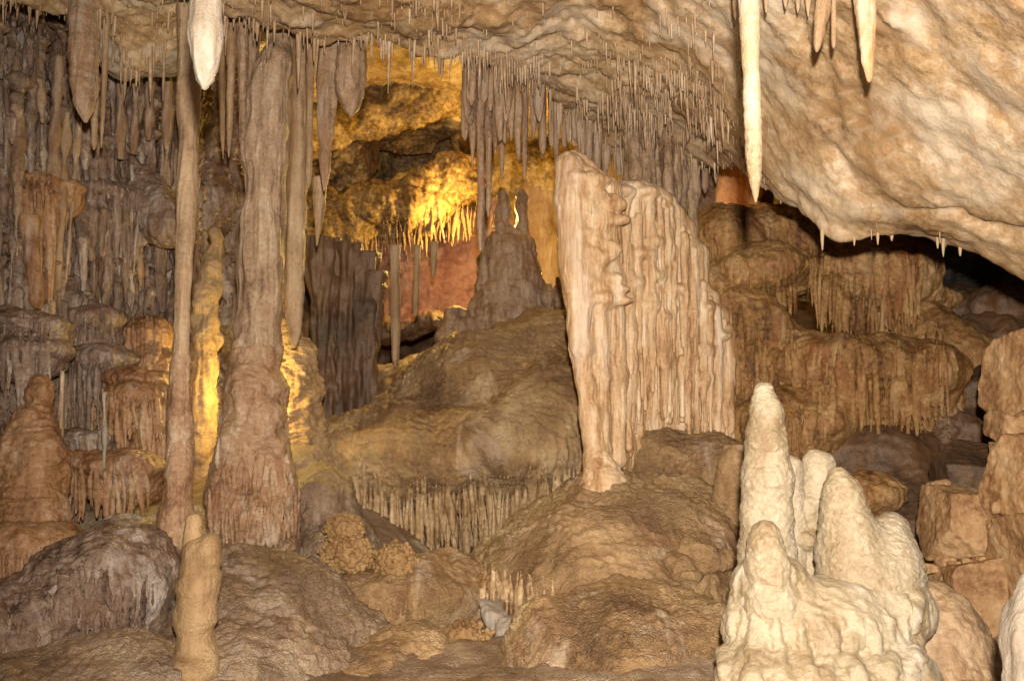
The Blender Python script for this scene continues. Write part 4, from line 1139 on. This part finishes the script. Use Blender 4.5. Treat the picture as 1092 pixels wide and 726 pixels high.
def coral(px0, px1, py0, py1, d, n, r, label, seed, base=None):
    rs = np.random.RandomState(seed)
    pr = list(base or [])
    cx, cy, hx, hy = (px0 + px1) / 2, (py0 + py1) / 2, (px1 - px0) / 2, (py1 - py0) / 2
    for i in range(n * 4):
        a_, rad = rs.uniform(0, 2 * math.pi), math.sqrt(rs.rand())
        x, y = cx + hx * rad * math.cos(a_) * rs.uniform(.85, 1.1), cy + hy * rad * math.sin(a_) * rs.uniform(.85, 1.1)
        dep = d + .06 - .17 * math.sqrt(max(0, 1 - rad * rad)) + rs.uniform(-.02, .02)
        rr = rs.uniform(*r) * .62
        pr.append(C(x, y, dep + .03, rr * .6, x + rs.uniform(-2, 2), y + rs.uniform(-2, 1.5), dep - .012, rr, k=.006))
    return body('cave_coral', pr, .0058, .03, [('fbm', .008, 14)], M['coral'], label, 'cave coral', 'clusters of knobbly cave coral')


coral(346, 388, 548, 584, 6.9, 110, (2.5, 4.5), 'round knobbly cave coral ball under the grey hump', 1, [E(366, 566, 7.0, 17, 14, .14)])
coral(342, 400, 572, 612, 6.7, 110, (2.5, 5), 'irregular cave coral lump just below the coral ball', 2, [E(370, 592, 6.8, 24, 14, .14)])
coral(398, 444, 578, 628, 6.6, 130, (2.2, 4.5), 'upright bushy cave coral cluster in the dip between the mounds', 3, [E(420, 605, 6.7, 18, 20, .14)])
coral(502, 556, 608, 664, 6.75, 170, (2.5, 5), 'grainy cave coral growing on the left flank of the drapery mound', 4, [E(530, 640, 6.9, 22, 26, .16)])
coral(468, 528, 662, 722, 6.0, 190, (2.5, 5), 'grainy cave coral cushion at the bottom edge by the white crystal', 5, [E(498, 700, 6.1, 26, 28, .18)])
body('crystal_block', [H(538, 690, 6.3, 12, 34, .12, 51, 8), H(530, 668, 6.35, 9, 22, .1, 53, 8)], .009, .02, [('fbm', .02, 6), ('flute', .012, 12)], M['white'], 'bluish white jagged crystal block wedged beside the nearest mound', 'crystal')

body('pale_flowstone', [E(150, 38, 7.25, 48, 34, .5), E(175, 50, 7.2, 30, 18, .4), E(128, 52, 7.2, 24, 26, .35)], .016, .12, [('fbm', .05, 2.5), ('fbm', .02, 8)], M['white'], 'smooth whitish bulge of the ceiling beside the thin column, above the left wall', 'flowstone')

t = root('flowstone_mound', P(280, 700, 5.9), 'sloping grey brown flowstone apron spreading from the column base to the bottom edge', 'flowstone mound')
body('apron', [E(290, 790, 6.3, 150, 176, 1.7), E(250, 700, 6.3, 60, 100, .9), E(345, 660, 6.9, 40, 44, .6)], .013, .2, [('lump', .08, 1.4), ('fbm', .03, 3), ('gour', .008, 5), ('gour', .009, 11), ('gour', .004, 22), ('dimple', .014, 8), ('dimple', .009, 15), ('terrace', .035, 3.2)], M['floor'], parent=t)
t = root('flowstone_mound', P(90, 740, 4.8), 'low brown flowstone swell along the bottom left edge in front of the rounded boulder mound', 'flowstone mound')
body('swell', [E(60, 745, 4.8, 130, 42, .5), E(140, 725, 5.2, 70, 44, .5)], .012, .2, [('lump', .06, 1.4), ('fbm', .03, 3), ('gour', .007, 6), ('gour', .008, 12), ('dimple', .012, 9), ('dimple', .008, 16)], M['floor'], parent=t)
t = root('flowstone_mound', P(470, 600, 7.6), 'dark brown flowstone lobe below the icicle fringe, left of the drapery mound', 'flowstone mound')
body('lobe', [E(430, 636, 7.7, 60, 34, .5), E(470, 650, 7.5, 44, 40, .45)], .014, .15, MB, M['mound'], parent=t)

boulder([E(398, 356, 13.0, 26, 12, .35), E(432, 352, 12.9, 20, 10, .3), E(470, 344, 12.8, 26, 12, .35), E(412, 346, 13.1, 14, 9, .2)], M['dark'], 'row of dark rounded rock under the dusky pink wall at the mouth of the hollow', .02, k=.1, name='rock_ledge', group=None, rec=[('fbm', .08, 3), ('fbm', .03, 9)])
rs = np.random.RandomState(63)
for i, (x, y, d) in enumerate([(992, 606, 6.5), (1004, 612, 6.45), (1020, 604, 6.4), (1046, 598, 6.4), (1060, 560, 6.4), (1062, 478, 6.6), (1010, 598, 6.6), (1056, 612, 6.3), (1050, 524, 6.9), (1066, 540, 6.3), (1000, 520, 6.9), (1034, 604, 6.35)]):
    boulder([H(x, y, d, rs.uniform(5, 11), rs.uniform(4, 8), .07, 200 + i)], M['rock'], 'small angular tan stone lodged in the gaps of the boulder pile', .007, 'small stones between the boulders', name='stone')

# ------------------------------------------------------------------ light and camera
def lamp(name, loc, power, color, size):
    l = bpy.data.lights.new(name, 'POINT'); l.energy = power; l.color = color; l.shadow_soft_size = size
    o = bpy.data.objects.new(name, l); COL.objects.link(o); o.location = [float(a) for a in loc]
    return o


# the photographer's flash, held just above the camera
fl = bpy.data.lights.new('camera_flash', 'SPOT'); fl.energy = 3750; fl.color = (1.0, 0.865, 0.70); fl.shadow_soft_size = 0.05
fl.spot_size = math.radians(104); fl.spot_blend = 1.0
fo = bpy.data.objects.new('camera_flash', fl); COL.objects.link(fo)
fpos = np.array((0.05, -0.12, CAMZ + 0.36)); fo.location = [float(a) for a in fpos]
aim = P(650, 335, 8.0) - fpos
from mathutils import Vector
fo.rotation_euler = Vector([float(a) for a in aim]).to_track_quat('-Z', 'Y').to_euler()
YEL = (1.0, 0.64, 0.15)
lamp('cave_lamp', P(266, 415, 8.25), 52, (1.0, .70, .17), 0.08)           # hidden behind the thick column
lamp('cave_lamp', P(519, 243, 12.4), 300, YEL, 0.03)         # hidden behind the stalagmite castle, shines on the yellow rock
lamp('cave_lamp', P(288, 130, 11.6), 50, YEL, 0.08)          # hidden behind the thick column, higher up
lamp('cave_lamp', P(585, 150, 12.9), 30, (1.0, 0.55, 0.15), 0.08)
lamp('cave_lamp', P(500, 340, 12.9), 3, (1.0, 0.5, 0.3), 0.10)
lamp('cave_lamp', P(600, 300, 12.5), 20, (1.0, 0.5, 0.12), 0.08)
lamp('cave_lamp', P(780, 206, 9.95), 1.3, (1.0, 0.45, 0.15), 0.06)

w = bpy.data.worlds.new('World'); SC.world = w; w.use_nodes = True
bg = w.node_tree.nodes['Background']; bg.inputs[0].default_value = (1.0, 0.74, 0.70, 1); bg.inputs[1].default_value = 0.014

cam = bpy.data.cameras.new('camera'); cam.sensor_width = 36.0
cam.lens = 36.0 * F / 1092.0
cam.clip_end = 200; cam.clip_start = 0.05
co = bpy.data.objects.new('camera', cam); COL.objects.link(co)
co.location = (0, 0, CAMZ); co.rotation_euler = (math.radians(90) + PITCH, 0, 0)
SC.camera = co

SC.render.engine = 'CYCLES'
SC.cycles.use_denoising = True
try:
    SC.cycles.denoiser = 'OPENIMAGEDENOISE'
except Exception:
    pass
SC.cycles.max_bounces = 5; SC.cycles.diffuse_bounces = 2; SC.cycles.glossy_bounces = 2
SC.cycles.sample_clamp_indirect = 6
SC.view_settings.view_transform = 'Standard'; SC.view_settings.look = 'None'
SC.view_settings.exposure = 0.0; SC.view_settings.gamma = 1.0
